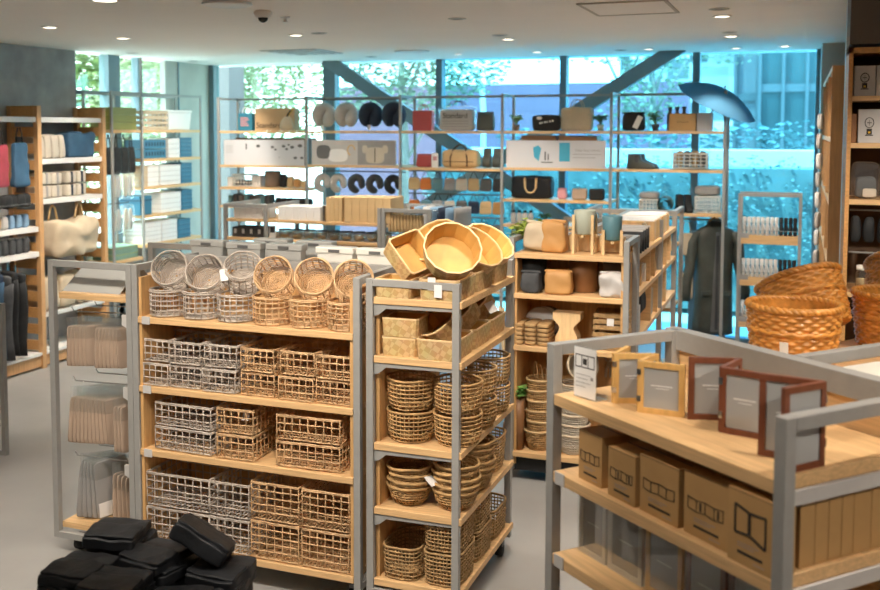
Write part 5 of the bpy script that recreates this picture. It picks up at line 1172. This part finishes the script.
for i in range(4):
    o = MB().lathe([(.024, 0), (.026, .005), (.026, .095), (.014, .105), (.014, .125), (0, .125)], 18).build('grey_bottle', 'gplast', None, (-2.54 + .056 * i, BY - .08, 1.2515)); tag(o, 'grey bottle with a dark cap, %s on the lower rack shelf' % nth(i, 4), 'bottle', 'grey bottles'); MB().lathe([(.015, .108), (.015, .128), (0, .128)], 14).build('cap', 'black', o)
plant('low dark plant beside the grey bottles', 'greend', 'black', (-2.25, BY, 1.2515), .07, .07, .03, .04, 26, .04, 41)
# bay 4
t = pouch('folded_bag', 'black bag with a white stripe on the right bay of the rack top', 'bag', 'black', .21, .10, .165, (-1.43, BY, RZ), 0, None, True, 5); MB().box(-.02, .03, -.055, -.051, .03, .15, TR(0, 0, 0, 0, R(25), 0)).build('white_stripe', 'white', t)
plant('small bushy plant in a dark pot on the right bay of the rack top', 'green', 'char', (-1.235, BY, RZ), .08, .12, .035, .06, 26, .04, 47)
for i in range(3):
    o = MB().lathe([(.026, 0), (.028, .005), (.028, .15), (.016, .165), (.016, .20), (.02, .202), (.02, .22), (0, .22)], 18).build('dark_bottle', 'dgrey', None, (-1.115 + .062 * i, BY + .07, RZ)); tag(o, 'dark bottle, %s of three behind the kraft box on the rack top' % nth(i, 3), 'bottle', 'dark bottles')
t = carton('kraft_bag', 'brown kraft box with a dark printed word on the rack top', 'box', 'kraft', .23, .08, .155, (-.985, BY - .07, RZ), 0, None, None)
mb = MB()
for k in range(7): mb.tube([(-.05 + .015 * k, -.041, .075), (-.045 + .015 * k, -.041, .085 + .006 * (k % 2)), (-.04 + .015 * k, -.041, .075)], .002, 4)
mb.build('lettering', 'ink', t)
t = thing('umbrella_bin', 'grey fabric bin under the open umbrella', 'bin', (-.80, BY, RZ)); mb = MB(); w_ = .065
mb.box(-w_, w_, -w_, -w_ + .004, 0, .16).box(-w_, w_, w_ - .004, w_, 0, .16).box(-w_, -w_ + .004, -w_ + .004, w_ - .004, 0, .16).box(w_ - .004, w_, -w_ + .004, w_ - .004, 0, .16).box(-w_, w_, -w_, w_, 0, .004); mb.build('bin_body', 'lgrey', t)
t = thing('open_umbrella', 'open steel-blue umbrella tilted over the right end of the rack', 'umbrella', (-.822, BY, RZ + .02)); 
UX = Matrix.Rotation(R(11), 4, 'X') @ TR(0, 0, 0, 0, R(27), 0); n = 8; Ru = .37
mb = MB(); rb = MB(); prof = [(0, .40), (.10, .392), (.20, .365), (.29, .322), (.37, .262)]
for s_ in range(2):
    vs = []; K = 5
    for i, (r_, z) in enumerate(prof):
        for j in range(n * 2):
            a = 2 * PI * j / (n * 2); k = 1 if j % 2 == 0 else (1 - .055 * (r_ / Ru)); vs.append((r_ * k * math.cos(a), r_ * k * math.sin(a), z - (.003 if s_ else 0) - (.0 if j % 2 == 0 else .008 * r_ / Ru)))
    N = n * 2; fs = [(i * N + j, i * N + (j + 1) % N, (i + 1) * N + (j + 1) % N, (i + 1) * N + j) for i in range(K - 1) for j in range(N)]
    mb.add(vs, [f[::-1] for f in fs] if s_ else fs, True, UX)
for j in range(n):
    a = 2 * PI * j / n; rb.tube([(r_ * math.cos(a), r_ * math.sin(a), z - .006) for r_, z in prof], .0025, 4, False, UX); rb.tube([(.008 * math.cos(a), .008 * math.sin(a), .23), (.2 * math.cos(a), .2 * math.sin(a), .358)], .002, 4, False, UX)
mb.build('canopy', 'umb', t); rb.build('rib', 'steel', t); MB().tube([(0, 0, .0), (0, 0, .40)], .005, 8, False, UX).build('shaft', 'steel', t); MB().tube([(0, 0, .40), (0, 0, .43)], .006, 8, False, UX).build('tip', 'black', t)
for i, y in enumerate((.10, .20)):
    t = thing('ankle_boot', 'dark green ankle boot, %s one of the pair on the rack' % ('front', 'rear')[i], 'boot', (-1.35 + .02 * i, RY + y, 1.7915), 0, 'ankle boots'); mb = MB(); boot(mb, .25, .135, .085); mb.build('upper', 'coat', t); MB().box(-.125, .125, -.036, .036, -.0005, .014).build('sole', 'black', t); MB().box(-.05, -.02, -.0445, -.0425, .06, .125).build('elastic_panel', 'char', t)
o = rect_basket('white plastic basket with brown and dark goods on the rack', 'offw', .285, .22, .145, 6, 4, 4, .006); o.name = 'plastic_basket'; o.location = (-.915, BY, 1.7965)
for i in range(4): pouch('small_pouch', '%s pouch, %s in the white plastic basket' % (('kraft brown', 'grey')[i % 2], nth(i, 4)), 'pouch', ('kraft', 'dgrey')[i % 2], .058, .13, .145, (-1.013 + .066 * i, BY, 1.812), 0, 'pouches in the plastic basket', False)
MB().soft(.31, .24, .185, 10, 8, .003).build('film_wrap', 'clear', o, (0, 0, -.002))
o = rect_basket('small white basket topped with a folded cloth, left of the rolled mat', 'offw', .16, .16, .11, 5, 4, 3, .005); o.name = 'plastic_basket'; o.location = (-1.275, BY, 1.4055)
tag(MB().soft(.18, .17, .06, 5, 8, .005).build('folded_cloth', 'grey', None, (-1.275, BY, 1.519)), 'folded grey cloth on the small white basket', 'cloth')
mb = MB(); mb.tube([(.018 + .0042 * j * math.cos(j * .55), -.0, .055 + .0042 * j * math.sin(j * .55)) for j in range(14)], .006, 6); t = thing('rolled_mat', 'rolled moss green mat on the right bay of the rack', 'mat', (-1.135, BY, 1.4015))
rings = []
for y in (-.10, -.05, .0, .05, .10): rings.append([(.066 * math.cos(q) * 1.0, y, .072 + .068 * math.sin(q)) for q in [2 * PI * j / 24 for j in range(24)]])
m2 = MB(); loft(m2, rings, False); rings = [[(p[0] * .86, p[1], .072 + (p[2] - .072) * .86) for p in r_] for r_ in rings]; loft(m2, rings, False); m2.build('outer_roll', 'mat_green', t); rings = [[(p[0] * .62, p[1] * .98, .066 + (p[2] - .072) * .62) for p in r_] for r_ in rings]; m3 = MB(); loft(m3, rings, False); m3.build('inner_roll', 'mat_green', t)
for i, x in enumerate((-1.0, -.93)):
    t = thing('rain_boot', 'black rain boot, %s one beside the rolled mat' % ('left', 'right')[i], 'boot', (x, BY - .03, 1.4015), 0, 'black rain boots'); mb = MB(); boot(mb, .15, .16, .055, TR(0, 0, 0, 0, 0, R(-70))); mb.build('upper', 'black', t)
o = rect_basket('white plastic basket with a grey folded cloth at the right end of the rack', 'offw', .205, .2, .15, 6, 4, 4, .0055); o.name = 'plastic_basket'; o.location = (-.76, BY, 1.4055)
tag(MB().soft(.22, .20, .085, 5, 8, .006).build('folded_cloth', 'grey', None, (-.765, BY, 1.560)), 'folded grey cloth on the basket at the right end of the rack', 'cloth')
# coat and tote bags on the rail
t = thing('hanging_coat', 'dark olive raincoat on a wooden hanger at the right end of the rack', 'coat', (-.70, RY + .2, .30), R(24))
mb = MB(); rings = []
for k, (z, a, b) in enumerate(((0, .185, .085), (.08, .182, .082), (.25, .172, .078), (.45, .168, .075), (.62, .165, .075), (.78, .172, .075), (.88, .185, .07), (.945, .165, .06), (.985, .09, .05), (1.01, .055, .045))): rings.append(ell(0, 0, z, a, b, 28, .05 if k < 7 else .01, k * .25))
loft(mb, rings); mb.build('coat_body', 'coat', t)
for s_ in (-1, 1):
    mb = MB(); rings = [ell(s_ * (.165 + .105 * (1 - q) ** .6 + .012 * math.sin(q * 9)), -.02 * (1 - q), .93 - .62 * (1 - q), .05 + .008 * math.sin(q * 11), .058, 16, .04, q * 8) for q in (1, .85, .7, .5, .3, .15, 0)]; loft(mb, rings); mb.build('sleeve', 'coat', t)
MB().box(-.012, .012, -.088, -.078, .05, .90).build('placket', 'char', t); MB().soft(.13, .10, .06, 4, 8, X=TR(0, 0, .965)).build('collar', 'char', t); MB().hexa([(-.05, -.084, .03), (.07, -.088, .03), (.07, -.076, .03), (-.05, -.072, .03)], [(-.01, -.078, .93), (.03, -.078, .93), (.03, -.066, .93), (-.01, -.066, .93)]).build('lining', 'dgrey', t)
for x in (-.09, .09): MB().box(x - .045, x + .045, -.086, -.074, .36, .40).build('pocket_flap', 'coat', t)
h = thing('coat_hanger', 'curved wooden hanger holding the raincoat', 'hanger', (-.70, RY + .2, 1.312), R(24))
MB().tube([(-.05, 0, .012), (-.03, 0, .035), (.0, 0, .045)], .010, 8).tube([(.0, 0, .045), (.035, 0, .03), (.045, 0, -.01)], .013, 8).build('hanger_arm', 'wooda', h); MB().tube([(0, 0, .05), (0, 0, .07), (.014, 0, .08)], .003, 6).build('hanger_hook', 'steel', h)
for i, (z, hgt, lab) in enumerate(((1.02, .20, 'upper'), (.62, .24, 'lower'))):
    t = thing('hanging_tote', 'beige canvas tote bag, %s one hanging left of the raincoat' % lab, 'bag', (-.935 + .0, RY + .08, z), R(20), 'hanging beige totes'); MB().soft(.13, .04, hgt, 8, 8, .004).build('bag_body', 'beige', t); MB().tube([(-.05, 0, hgt - .02), (-.02, 0, hgt + .10), (.02, 0, hgt + .10), (.05, 0, hgt - .02)], .006, 6).build('handle', 'grey', t)
# stand of compact umbrellas
ku = {}
for c, m in (('white', 'white'), ('black', 'black')):
    t = thing('compact_umbrella', '', 'umbrella'); MB().lathe([(.014, 0), (.015, .01), (.015, .15), (.012, .155)], 14).build('sleeve', 'lgrey' if c == 'white' else m, t)
    MB().lathe([(.0145, .156), (.016, .165), (.016, .205), (.012, .21), (0, .21)], 14).build('handle', m, t); MB().tube([(.0, -.0165, .16), (.015, -.018, .13), (.022, -.018, .10)], .0035, 5).build('wrist_strap', m, t); ku[c] = Kind(t)
for r_, z in enumerate((1.2, .845, .485)):
    for i in range(12):
        c = 'white' if i < 8 else 'black'
        ku[c].put((-.425 + .0365 * i, 9.06, z), 0, '%s compact umbrella, %s in the %s tray of the small stand' % (c, nth(i, 12), ('top', 'middle', 'bottom')[r_]), 'compact umbrellas')
# ------------------------------------------------------------------ left wall goods
def bag_hang(label, m, w, h, loc, rz=R(90), d=.06, grp=None, sm='black'):
    t = thing('hanging_bag', label, 'bag', loc, rz, grp); MB().soft(w, d, h, 9, 12, .014, 10, .75, seed=int(w * 997 + h * 100)).build('bag_body', m, t)
    for x in (-w * .2, w * .2): MB().tube([(x, 0, h - .02), (x * .8, 0, h + .08), (x * .3, 0, h + .13)], .006, 6).build('strap', sm, t)
    return t
bag_hang('red hanging bag at the left edge of the timber shelving', 'red', .17, .36, (-6.27, 6.70, 1.66)); bag_hang('blue hanging bag beside the red one on the timber shelving', 'bluef', .20, .38, (-6.26, 6.915, 1.655))
for i in range(7):
    t = thing('hanging_hat', 'black cap, %s on the hooks under the red and blue bags' % nth(i, 7), 'cap', (-6.33 + .02 * (i % 2), 6.55 + .082 * i, 1.47), R(80), 'caps'); MB().soft(.10, .075, .12, 3.2, 8, .004).build('crown', 'black', t); MB().soft(.06, .055, .015, 4, 6, X=TR(.0, -.06, .02)).build('peak', 'char', t)
for i, m in enumerate(('yellow', 'yellow', 'tanl', 'lgrey', 'lblue', 'lblue', 'lblue')): pouch('folded_pouch', '%s folded pouch, %s in the row on the upper white shelf' % (('yellow', 'orange-yellow', 'tan', 'light grey', 'pale blue', 'blue', 'blue-white')[i], nth(i, 7)), 'pouch', m, .075, .10, .12, (-6.37, 6.55 + .085 * i, 1.2865), R(90), 'coloured pouches', False)
for i in range(7): pouch('folded_pouch', 'dark pale-banded pouch, %s on the second white shelf' % nth(i, 7), 'pouch', 'char', .07, .10, .14, (-6.37, 6.55 + .085 * i, 1.0615), R(90), 'dark pouches', True, 4, .006, .92, 'lgrey')
for i, (m, c) in enumerate((('red', 'red'), ('navy', 'navy'), ('char', 'charcoal'), ('black', 'black'), ('black', 'black'))):
    t = thing('hanging_trousers', '%s folded trousers, %s hanging under the white shelves' % (c, nth(i, 5)), 'trousers', (-6.35, 6.56 + .09 * i, .17 + .03 * (i % 2)), R(8 * (i % 3)), 'hanging trousers'); mb = MB()
    loft(mb, [ell(0, 0, z, .11 + .012 * math.sin(z * 9 + i), .030 + .005 * math.sin(z * 7 + i), 18, .05, z * 4) for z in (0, .12, .25, .4, .55, .66)]); mb.build('legs_cloth', ('bluef' if i == 1 else m), t)
    MB().soft(.20, .07, .09, 4, 8, X=TR(0, 0, .64)).build('waistband', m, t); MB().box(-.01, .01, -.004, .004, .725, .80).build('hook_loop', 'steel', t)
for i in range(4):
    o = pouch('folded_bag', 'beige canvas bag standing upright, %s of four on the second white shelf' % nth(i, 4), 'bag', 'cream', .18, .086, .215, (-6.44, 7.30 + .095 * i, 1.8865), 0, 'upright beige bags', False, 9, .010, .95); o.rotation_euler = (R(4), 0, R(90) * 0)
pouch('folded_bag', 'blue insulated bag right of the beige bags on the timber shelving', 'bag', 'bluef', .19, .37, .235, (-6.43, 7.845, 1.8865), 0, None, True, 10, .018, 1.0)
for c_, (y0, m2) in enumerate(((7.34, 'grey'), (7.68, 'navy'))):
    for i in range(2):
        for k in range(2):
            t = pouch('folded_bag', 'beige folded bag with a %s band, %s %s, third white shelf' % (('grey', 'navy')[c_], ('lower', 'upper')[k], ('left', 'right')[i]), 'bag', 'cream', .2, .135, .115, (-6.44, y0 + .145 * i, 1.5265 + .118 * k), 0, 'banded beige bags', False, 8, .003, 1)
            MB().box(-.102, .104, -.012, .012, .01, .113).build('band', m2, t)
t = thing('canvas_tote', 'big beige canvas tote hanging open in the timber shelving', 'bag', (-6.36, 7.63, .98), R(90)); MB().soft(.60, .30, .37, 6, 16, .035, 7, 1.0, sag=.07).build('bag_body', 'beige', t)
for x in (-.2, .16): MB().tube([(x - .06, 0, .34), (x - .03, 0, .45), (x, 0, .475), (x + .03, 0, .45), (x + .06, 0, .34)], .010, 6).build('handle', 'tanl', t)
for i in range(3): pouch('folded_bag', 'beige folded canvas bag, %s of three below the big tote' % nth(i, 3), 'bag', 'beige', .24, .22, .30, (-6.43, 7.35 + .24 * i, .50), 0, 'beige bags below the tote', False, 6, .01)
MB().box(-.0, .33, .06, .90, .455, .49).build('shelf', 'whites', [x for x in bpy.data.objects if x.name.startswith('timber_shelving')][1])
# boxes in front of the left windows
XB = WL + .20
def stack(n, y, w, z, h, m, lab, grp, m2=None, d=.26):
    for k in range(n):
        o = MB().box(-d / 2, d / 2, -w / 2, w / 2, 0, h - .0015).build('lidded_box', m, None, (XB, y, z + .001 + h * k), (0, 0, 0), .003); tag(o, lab % nth(k, n, 'up') if n > 1 else lab, 'box', grp)
        MB().box(-d / 2 - .003, d / 2 + .003, -w / 2 - .003, w / 2 + .003, h * .72, h * .80).build('lid_edge', m2 or m, o)
stack(3, 8.46, .40, 2.145, .075, 'olive', 'olive green box, %s of three on top of the left window rack', 'olive boxes')
t = thing('plastic_crate', 'beige open-work crate on top of the left window rack', 'crate', (XB, 8.96, 2.146)); mb = MB()
for k in range(4):
    z = .004 + k * .055
    mb.box(-.15, .15, -.22, -.212, z, z + .03).box(-.15, .15, .212, .22, z, z + .03).box(-.15, -.142, -.212, .212, z, z + .03).box(.142, .15, -.212, .212, z, z + .03)
for i in range(6): mb.box(.1425, .1505, -.20 + .076 * i, -.19 + .076 * i, .004, .195)
mb.build('crate_wall', 'beige', t); MB().box(-.14, .14, -.21, .21, .004, .010).build('crate_floor', 'beige', t)
t = thing('storage_bin', 'white lidded bin on top of the left window rack', 'bin', (XB, 9.42, 2.146)); MB().hexa([(-.14, -.20, 0), (.14, -.20, 0), (.14, .20, 0), (-.14, .20, 0)], [(-.15, -.22, .185), (.15, -.22, .185), (.15, .22, .185), (-.15, .22, .185)]).build('body', 'white', t, bev=.008); MB().box(-.156, .156, -.226, .226, .187, .212).build('lid', 'white', t, bev=.005)
t = thing('plastic_crate', 'blue open-work crate on the second shelf of the left window rack', 'crate', (XB, 8.98, 1.846)); mb = MB()
for k in range(2): mb.box(-.13, .13, -.19, .19, .002 + .10 * k, .095 + .10 * k)
mb.build('crate_wall', 'blue', t); mb = MB()
for k in range(2):
    for i in range(7): mb.box(.1302, .1312, -.17 + .05 * i, -.145 + .05 * i, .03 + .10 * k, .07 + .10 * k)
mb.build('grille', 'navy', t)
stack(4, 9.325, .215, 1.846, .052, 'white', 'white box, %s of its stack, second shelf, left window rack', 'white boxes on the second shelf', 'lgrey'); stack(5, 9.56, .215, 1.846, .043, 'blue', 'blue box, %s of its stack, second shelf, left window rack', 'blue boxes on the second shelf', 'bluef')
for q, (z, tag_) in enumerate(((1.556, 'third'), (1.261, 'fourth'))):
    if q == 0: stack(4, 8.66 + .11, .135, z, .054, 'beige', 'beige box, %s of its stack, third shelf, left window rack', 'beige boxes', 'tanl')
    else: stack(1, 8.80, .20, z, .20, 'blue', 'deep blue bin at the left end of the fourth shelf of the left window rack', 'blue bins', 'bluef')
    for i, y in enumerate((8.94 + (.05 if q else 0), 9.13 + .03, 9.345)):
        if q and i == 0: continue
        stack(4, y, .19, z, .053, 'white', 'white box, %%s of the %s stack, %s shelf, left window rack' % (('left', 'middle', 'right')[i], tag_), 'white boxes on the %s shelf' % tag_, 'lgrey')
    stack(5, 9.56, .205, z, .045, 'blue', 'blue box, %%s of its stack, %s shelf, left window rack' % tag_, 'blue boxes on the %s shelf' % tag_, 'bluef')
for i, y in enumerate((8.92, 9.22)): stack(5, y, .28, .956, .045, 'white', 'wide white box, %%s of the %s stack, fifth shelf, left window rack' % ('left', 'right')[i], 'white boxes on the fifth shelf', 'lgrey')
stack(4, 9.50, .24, .956, .052, 'blue', 'blue box, %s of its stack, fifth shelf, left window rack', 'blue boxes on the fifth shelf', 'bluef')
stack(2, 8.45, .40, .841, .065, 'greenb', 'grey green box, %s of two under the clear slipper bags', 'grey green boxes', 'olive')
for i in range(4): bag_hang('black hanging bag, %s of four in the left window rack' % nth(i, 4), 'black', .10, .27, (XB + .06, 8.29 + .12 * i, 1.70), R(90), .06, 'black bags in the left window rack')
for r_, z in enumerate((1.44, 1.10)):
    for i in range(2):
        t = thing('hanging_slipper_bag', 'clear slipper bag, %s of the %s row, left window rack' % (('left one', 'right one')[i], ('upper', 'lower')[r_]), 'slipper bag', (XB + .08, 8.36 + .19 * i, z), R(90), 'slipper bags'); MB().soft(.17, .09, .29, 5, 8, .008, 9).build('film_bag', 'clear', t)
        MB().soft(.055, .03, .22, 3, 8, X=TR(-.035, -.01, .03)).build('slipper', 'cream', t); MB().soft(.055, .03, .22, 3, 8, X=TR(.035, -.01, .03)).build('slipper', 'lgrey', t)
# ------------------------------------------------------------------ right side goods
def robot_box(label, x, y, z, w, h, d=.12):
    t = thing('lamp_box', label, 'box', (x, y, z), 0, 'boxes with line drawings'); MB().box(-w / 2, w / 2, -d / 2, d / 2, 0, h).build('carton', 'lgrey', t, bev=.001); Y = -d / 2 - .0008; mb = MB()
    c = h * .60
    mb.tube([(w * .20 * math.cos(q), Y, c + h * .15 * math.sin(q)) for q in [2 * PI * j / 20 for j in range(20)]], .0022, 5, True).box(-w * .10, w * .10, Y - .001, Y + .001, c - .002, c + .002).box(-.001, .001, Y - .001, Y + .001, c - h * .09, c + h * .09)
    mb.box(-w * .12, w * .12, Y - .001, Y + .001, h * .25, h * .42).box(-w * .18, w * .18, Y - .001, Y + .001, h * .21, h * .24).build('lantern_drawing', 'ink', t); MB().box(-w * .05, w * .05, Y - .0016, Y - .001, h * .28, h * .34).build('lantern_mark', 'yellow', t); return t
for i in range(4): robot_box('grey box printed with a lantern, %s on the top cabinet shelf' % nth(i, 4), .322 + .112 * i, 6.235, 2.336, .108, .165)
for i in range(4): robot_box('grey box printed with a lantern, %s on the second cabinet shelf' % nth(i, 4), .352 + .118 * i, 6.235, 2.076, .112, .185)
o = carton('card_box', 'narrow brown box at the left end of the second cabinet shelf', 'box', 'brown', .03, .1, .16, (.278, 6.25, 2.076), 0, None, None)
for i in range(3):
    t = thing('clear_pouch', 'clear pouch with dark goods, %s of three on the third cabinet shelf' % nth(i, 3), 'pouch', (.345 + .17 * i, 6.25, 1.761), 0, 'clear pouches'); MB().soft(.15, .09, .21, 5, 8, .006).build('film_bag', 'clear', t); MB().soft(.11, .05, .12, 4, 8, .01, X=TR(0, 0, .004)).build('contents', 'dgrey', t); MB().soft(.07, .012, .05, 6, 5, X=TR(.02, -.042, .01)).build('paper_label', 'cream', t)
for i in range(6): pouch('hanging_black_bag', 'black net bag, %s on the upper cabinet hook rail' % nth(i, 6), 'bag', 'black', .062, .07, .15, (.30 + .07 * i, 6.215, 1.515), 0, 'black net bags in the cabinet', False, 3, .008)
kj = Kind(thing('storage_jar', '', 'jar')); MB().lathe([(.036, 0), (.039, .006), (.039, .10), (.03, .115), (.03, .12)], 24).build('jar_body', 'jar', kj.o); MB().lathe([(.033, .12), (.034, .124), (.034, .145), (0, .147)], 22).build('lid', 'offw', kj.o); MB().lathe([(.033, .008), (.034, .07), (0, .075)], 20).build('contents', 'tanl', kj.o)
for i in range(4): kj.put((.345 + .10 * i, 6.22, 1.2415), 0, 'glass jar with a pale lid, %s on the lower cabinet shelf' % nth(i, 4), 'glass jars in the cabinet')
for j, (z, n_) in enumerate(((1.70, 4), (1.30, 5), (2.10, 3))):
    for i in range(n_):
        t = thing('hanging_packet', '%s packet, %s of the %s row in the edge-on timber shelving' % (('white', 'pale blue')[i % 2], nth(i, n_, 'back'), ('middle', 'lower', 'upper')[j]), 'packet', (.26, 7.10 + .45 * i, z - .27), R(90), 'packets in the timber shelving'); MB().soft(.14, .03, .20, 6, 6, .006).build('packet_body', ('white', 'lblue')[i % 2], t); MB().box(-.03, .03, -.002, .002, .19, .235).build('header_card', ('yellow' if (i + j) % 4 == 0 else 'white'), t)
for i in range(9):
    t = thing('hanging_packet', 'white bagged packet, %s on the front edge of the timber shelving' % nth(i, 9, 'up'), 'packet', (.135, 8.3 + .1 * (i % 3), .95 + .15 * i), R(80), 'edge packets'); MB().soft(.10, .035, .12, 5, 6, .008, seed=i).build('packet_body', ('white', 'lgrey')[i % 2], t)
# ------------------------------------------------------------------ foreground
t = thing('low_table', 'low grey table under the pile of black bags at the bottom edge', 'table', (-1.98, 2.58, 0), R(-8)); MB().box(-.42, .42, -.36, .36, .48, .51).build('table_top', 'metald', t)
for x in (-.39, .39):
    for y in (-.33, .33): MB().box(x - .02, x + .02, y - .02, y + .02, 0, .48).build('leg', 'metald', t)
rnd = random.Random(5)
def fbag(x, y, z, rz, rx=0, ry=0, w=.175, d=.20, h=.033, s_=0):
    o = MB().soft(w, d, h, 16, 16, .008, 16, .98, seed=s_, flat=False).build('folded_black_bag', 'blacks', None, (x, y, z), (rx, ry, rz))
    MB().soft(w * .97, d * .55, h * .32, 16, 12, .005, 18, seed=s_ + 3, X=TR(0, -d * .16, h * .93)).build('folded_flap', 'blacks', o); return o
cols_ = [('rear left', -2.12, 2.76, 8, 8), ('front left', -2.09, 2.53, 7, -6), ('front middle', -1.935, 2.49, 7, 12), ('rear middle', -1.925, 2.72, 7, -12), ('rear right', -1.725, 2.76, 6, 5), ('front right', -1.71, 2.52, 6, 18)]
for c_, (lab, x, y, n_, a) in enumerate(cols_):
    for k in range(n_):
        o = fbag(x + rnd.uniform(-.012, .012), y + rnd.uniform(-.012, .012), .513 + .0370 * k, R(a + rnd.uniform(-9, 9)), R(rnd.uniform(-2, 2)), R(rnd.uniform(-2, 2)), s_=c_ * 10 + k)
        tag(o, 'folded black bag, %s of the %s pile at the bottom edge' % (nth(k, n_, 'up'), lab), 'bag', 'folded black bags')
o = fbag(-1.815, 2.79, .775, R(14), R(-12), R(30), .20, .20, .05, s_=90); tag(o, 'folded black bag tilted up on top, between the rear middle and rear right piles', 'bag', 'folded black bags')
o = fbag(-1.59, 2.66, .62, R(70), R(0), R(58), s_=92); tag(o, 'folded black bag propped on its edge at the right end of the pile', 'bag', 'folded black bags')
t = thing('display_stand', 'grey display stand cut by the left edge of the picture', 'stand', (-4.70, 4.964, 0)); frame_mb((-.4, .016), (.016, .016), .07, 1.05, 'x').build('frame', 'metal', t); frame_mb((-.4, -.5), (.016, -.5), .07, 1.05, 'x').build('frame', 'metal', t)
for z in (.2, .6, 1.0): shelf(t, -.38, -.05, -.48, -.02, z)
